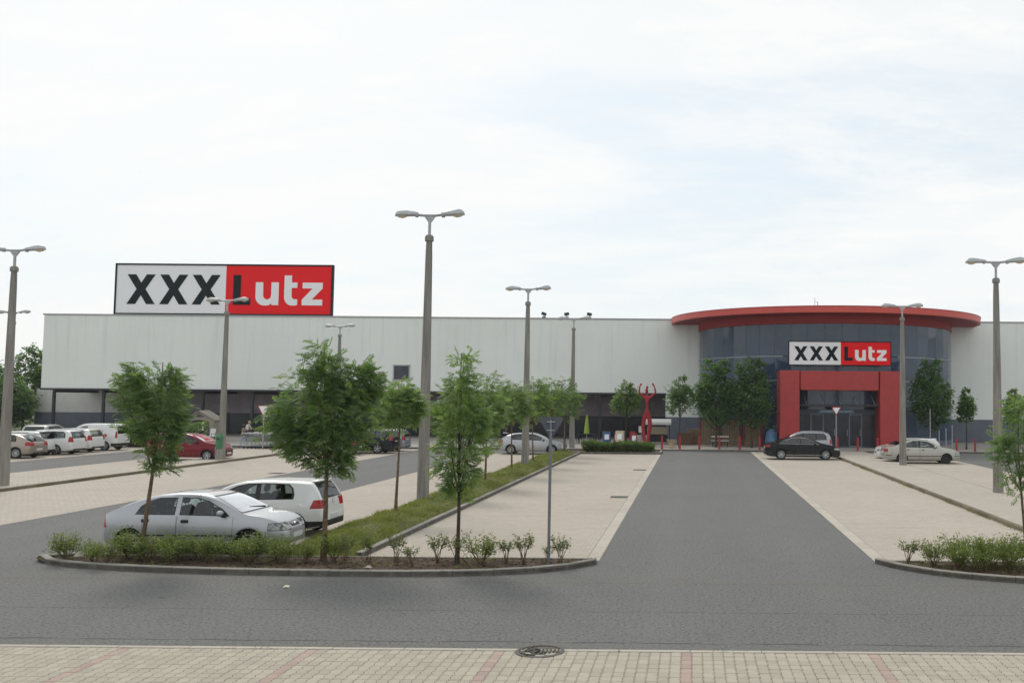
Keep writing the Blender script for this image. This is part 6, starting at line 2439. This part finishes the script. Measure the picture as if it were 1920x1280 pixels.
# ------------------------------------------------------------------ people and the red figure
def skin_body(name, joints, bones, mat_of_z, mats, parent, sub=2):
    """one continuous body grown round a skeleton; joints: {key: (x, y, z, r)}; the first key is the root"""
    keys = list(joints)
    me = bpy.data.meshes.new(name)
    me.from_pydata([joints[k][:3] for k in keys], [(keys.index(a), keys.index(b)) for a, b in bones], [])
    o = bpy.data.objects.new(name, me)
    COL.objects.link(o)
    o.modifiers.new('s', 'SKIN').use_smooth_shade = True
    for i, k in enumerate(keys):
        r_ = joints[k][3]
        sv = me.skin_vertices[0].data[i]
        sv.radius = (r_, r_) if not isinstance(r_, tuple) else r_
        sv.use_root = i == 0
    md = o.modifiers.new('d', 'SUBSURF')
    md.levels = md.render_levels = sub
    dg = bpy.context.evaluated_depsgraph_get()
    ev = o.evaluated_get(dg)
    m2 = bpy.data.meshes.new_from_object(ev)
    bpy.data.objects.remove(o)
    m2.materials.clear()
    for m in mats:
        m2.materials.append(m)
    for p in m2.polygons:
        p.material_index = mat_of_z(p.center)
        p.use_smooth = True
    m2.name = name
    return link(name, m2, parent)


BONES = [('hip', 'waist'), ('waist', 'chest'), ('chest', 'neck'), ('neck', 'head'), ('head', 'crown'), ('chest', 'shl'), ('shl', 'ell'), ('ell', 'wrl'), ('wrl', 'hal'), ('chest', 'shr'), ('shr', 'elr'), ('elr', 'wrr'), ('wrr', 'har'),
         ('hip', 'hpl'), ('hpl', 'knl'), ('knl', 'anl'), ('anl', 'tol'), ('hip', 'hpr'), ('hpr', 'knr'), ('knr', 'anr'), ('anr', 'tor')]


def person(label, x, y, rz, J, mats, matf, hair_mat, extra=None):
    p = thing('person', label, 'person', (x, y, .1 if y > 67.3 else .0), rz)
    p.scale = (.95, .95, .95)
    skin_body('body', J, BONES, matf, mats, p)
    hx, hy, hz = J['head'][:3]
    hm = MB().lathe([(.0, .145), (.07, .13), (.105, .07), (.112, .0), (.10, -.06), (.085, -.10)], 14)
    h = hm.build('hair', hair_mat, p, 60)
    h.location = (hx - .018, hy, hz + .03)
    h.rotation_euler = (0, R(-22), 0)
    for sy in (-1, 1):
        MB().lathe([(0, -.012), (.012, 0), (0, .012)], 8, axis='x', loc=(hx + .092, hy + sy * .033, hz + .02)).build('eye', M['black'], p)
    MB().add([(hx + .09, hy, hz + .03), (hx + .125, hy, hz - .02), (hx + .09, hy - .018, hz - .022), (hx + .09, hy + .018, hz - .022)], [(0, 1, 2), (0, 3, 1), (1, 3, 2)]).build('nose', M['skin'], p)
    if extra:
        extra(p)
    return p


# walking woman (faces +x locally)
JW = dict(hip=(0, 0, .92, .145), waist=(.0, 0, 1.06, .115), chest=(.01, 0, 1.27, .13), neck=(.02, 0, 1.43, .052), head=(.035, 0, 1.54, .088), crown=(.03, 0, 1.61, .07),
          shl=(.0, .17, 1.35, .055), ell=(-.10, .21, 1.08, .042), wrl=(.02, .22, .86, .032), hal=(.05, .22, .78, .036),
          shr=(.0, -.17, 1.35, .055), elr=(.10, -.21, 1.09, .042), wrr=(.26, -.19, .98, .032), har=(.33, -.17, .97, .036),
          hpl=(.0, .085, .86, .105), knl=(.17, .085, .50, .068), anl=(.14, .085, .10, .045), tol=(.30, .085, .04, .04),
          hpr=(.0, -.085, .86, .105), knr=(-.08, -.085, .49, .068), anr=(-.30, -.085, .13, .045), tor=(-.20, -.085, .04, .04))


def mw(c):
    if c.z > 1.40 or (abs(c.y) > .17 and c.z < 1.22 and c.z > .7):
        return 0
    if c.z > .90:
        return 1
    return 2 if c.z > .16 else 3


def w_bag(p):
    bg = MB().box((-.05, -.26, .92), (.32, .12, .26), bev=.04).build('handbag', M['black'], p)
    MB().tube([(-.14, -.26, 1.02), (-.04, -.16, 1.40), (.06, -.26, 1.02)], .012, 5).build('strap', M['black'], bg)


person('woman in patterned top and pale blue trousers walking past the trolleys', -30.75, 66.1, PI * .93, JW, [M['skin'], M['top_pattern'], M['jeans'], M['wood_dark']], mw, M['hair'], w_bag)
JM = dict(JW)
JM.update(hip=(0, 0, .86, .15), waist=(.05, 0, 1.0, .135), chest=(.16, 0, 1.22, .15), neck=(.24, 0, 1.38, .058), head=(.28, 0, 1.49, .092), crown=(.28, 0, 1.57, .075),
          shl=(.14, .19, 1.31, .06), ell=(.26, .24, 1.04, .046), wrl=(.50, .2, .98, .036), hal=(.58, .19, .97, .04),
          shr=(.14, -.19, 1.31, .06), elr=(.26, -.24, 1.04, .046), wrr=(.50, -.2, .96, .036), har=(.58, -.19, .95, .04),
          hpl=(0, .09, .82, .11), knl=(.06, .1, .46, .072), anl=(-.03, .1, .10, .048), tol=(.12, .1, .04, .042), hpr=(0, -.09, .82, .11), knr=(.08, -.1, .46, .072), anr=(-.01, -.1, .10, .048), tor=(.14, -.1, .04, .042))


def mm(c):
    if c.z > 1.37 or (c.x > .34 and c.z < 1.3) or (c.z < .46 and c.z > .14):
        return 0
    if c.z > .90:
        return 1
    return 2 if c.z > .4 else 3


person('fair haired person in a pale shirt bending over goods behind the green bin post', -34.4, 74.4, -.15, JM, [M['skin'], M['shirt'], M['shorts'], M['black']], mm, M['hair_fair'])
gd = thing('flower_trough', 'row of pale pots with green plants beside the bending person', 'planter', (-33.0, 74.6, .1))
MB().box((0, 0, .2), (1.9, .5, .4), bev=.03).build('trough', M['wood'], gd)
for k in range(4):
    MB().lathe([(.12, .0), (.17, .34), (.15, .34), (0, .3)], 10, loc=(-.7 + k * .46, 0, .4)).build('pot', M['decal_yellow'] if k == 1 else M['white'], gd)
g2 = np.random.default_rng(5)
Pq = np.c_[g2.uniform(-.85, .85, 160), g2.normal(0, .12, 160), .75 + g2.uniform(0, .35, 160)]
V, F = leaf_cards(Pq, g2.normal(0, .6, Pq.shape) + np.array([0, 0, .6]), np.full(160, .16), 'single', g2)
link('foliage', raw_mesh('foliage', V, F, M['leaf_shrub']), gd)

# red figure sculpture: a long-legged figure with raised arms
sc = thing('figure_sculpture', 'tall red figure sculpture with raised arms standing before the arcade', 'sculpture', (-3.45, 73.2, .1))
JS = dict(hip=(0, 0, 2.45, (.26, .13)), waist=(.03, 0, 2.98, (.15, .10)), chest=(.02, 0, 3.52, (.24, .12)), neck=(-.02, 0, 3.90, .085), head=(-.03, -.02, 4.14, (.16, .14)), crown=(-.02, -.02, 4.34, (.09, .09)),
          shl=(-.28, 0, 3.70, .10), ell=(-.60, .03, 3.98, .075), wrl=(-.56, .0, 4.44, .055), hal=(-.42, -.02, 4.70, .08),
          shr=(.30, 0, 3.66, .10), elr=(.66, -.03, 3.98, .075), wrr=(.56, .0, 4.42, .055), har=(.38, .02, 4.72, .08),
          hpl=(-.19, 0, 2.15, .19), knl=(-.29, .04, 1.35, .15), anl=(-.16, 0, .45, .13), tol=(-.10, -.03, .05, .15),
          hpr=(.19, 0, 2.15, .19), knr=(.27, -.04, 1.42, .15), anr=(.12, 0, .45, .13), tor=(.06, -.03, .05, .15))
skin_body('figure', JS, BONES, lambda c: 0, [M['bollard']], sc)
MB().lathe([(0, 4.50), (.09, 4.46), (.10, 4.38), (.06, 4.30)], 12).build('hair_bun', M['bollard'], sc, 60)
MB().box((0, 0, .02), (.9, .6, .06), bev=.01).build('base_plate', M['bollard'], sc)


# ------------------------------------------------------------------ thin summer haze over the whole place
hz = NT('haze air')
hz.n.remove(hz.b)
pv_ = hz.n.new('ShaderNodeVolumePrincipled')
pv_.inputs['Color'].default_value = (0.93, 0.95, 0.97, 1)
pv_.inputs['Density'].default_value = HAZE
pv_.inputs['Anisotropy'].default_value = 0.2
hz.l.new(pv_.outputs[0], hz.out.inputs['Volume'])
hb = MB().box((0, 735, 8.0), (1900, 1610, 19.0)).build('haze', hz.m)
hb['kind'] = 'stuff'
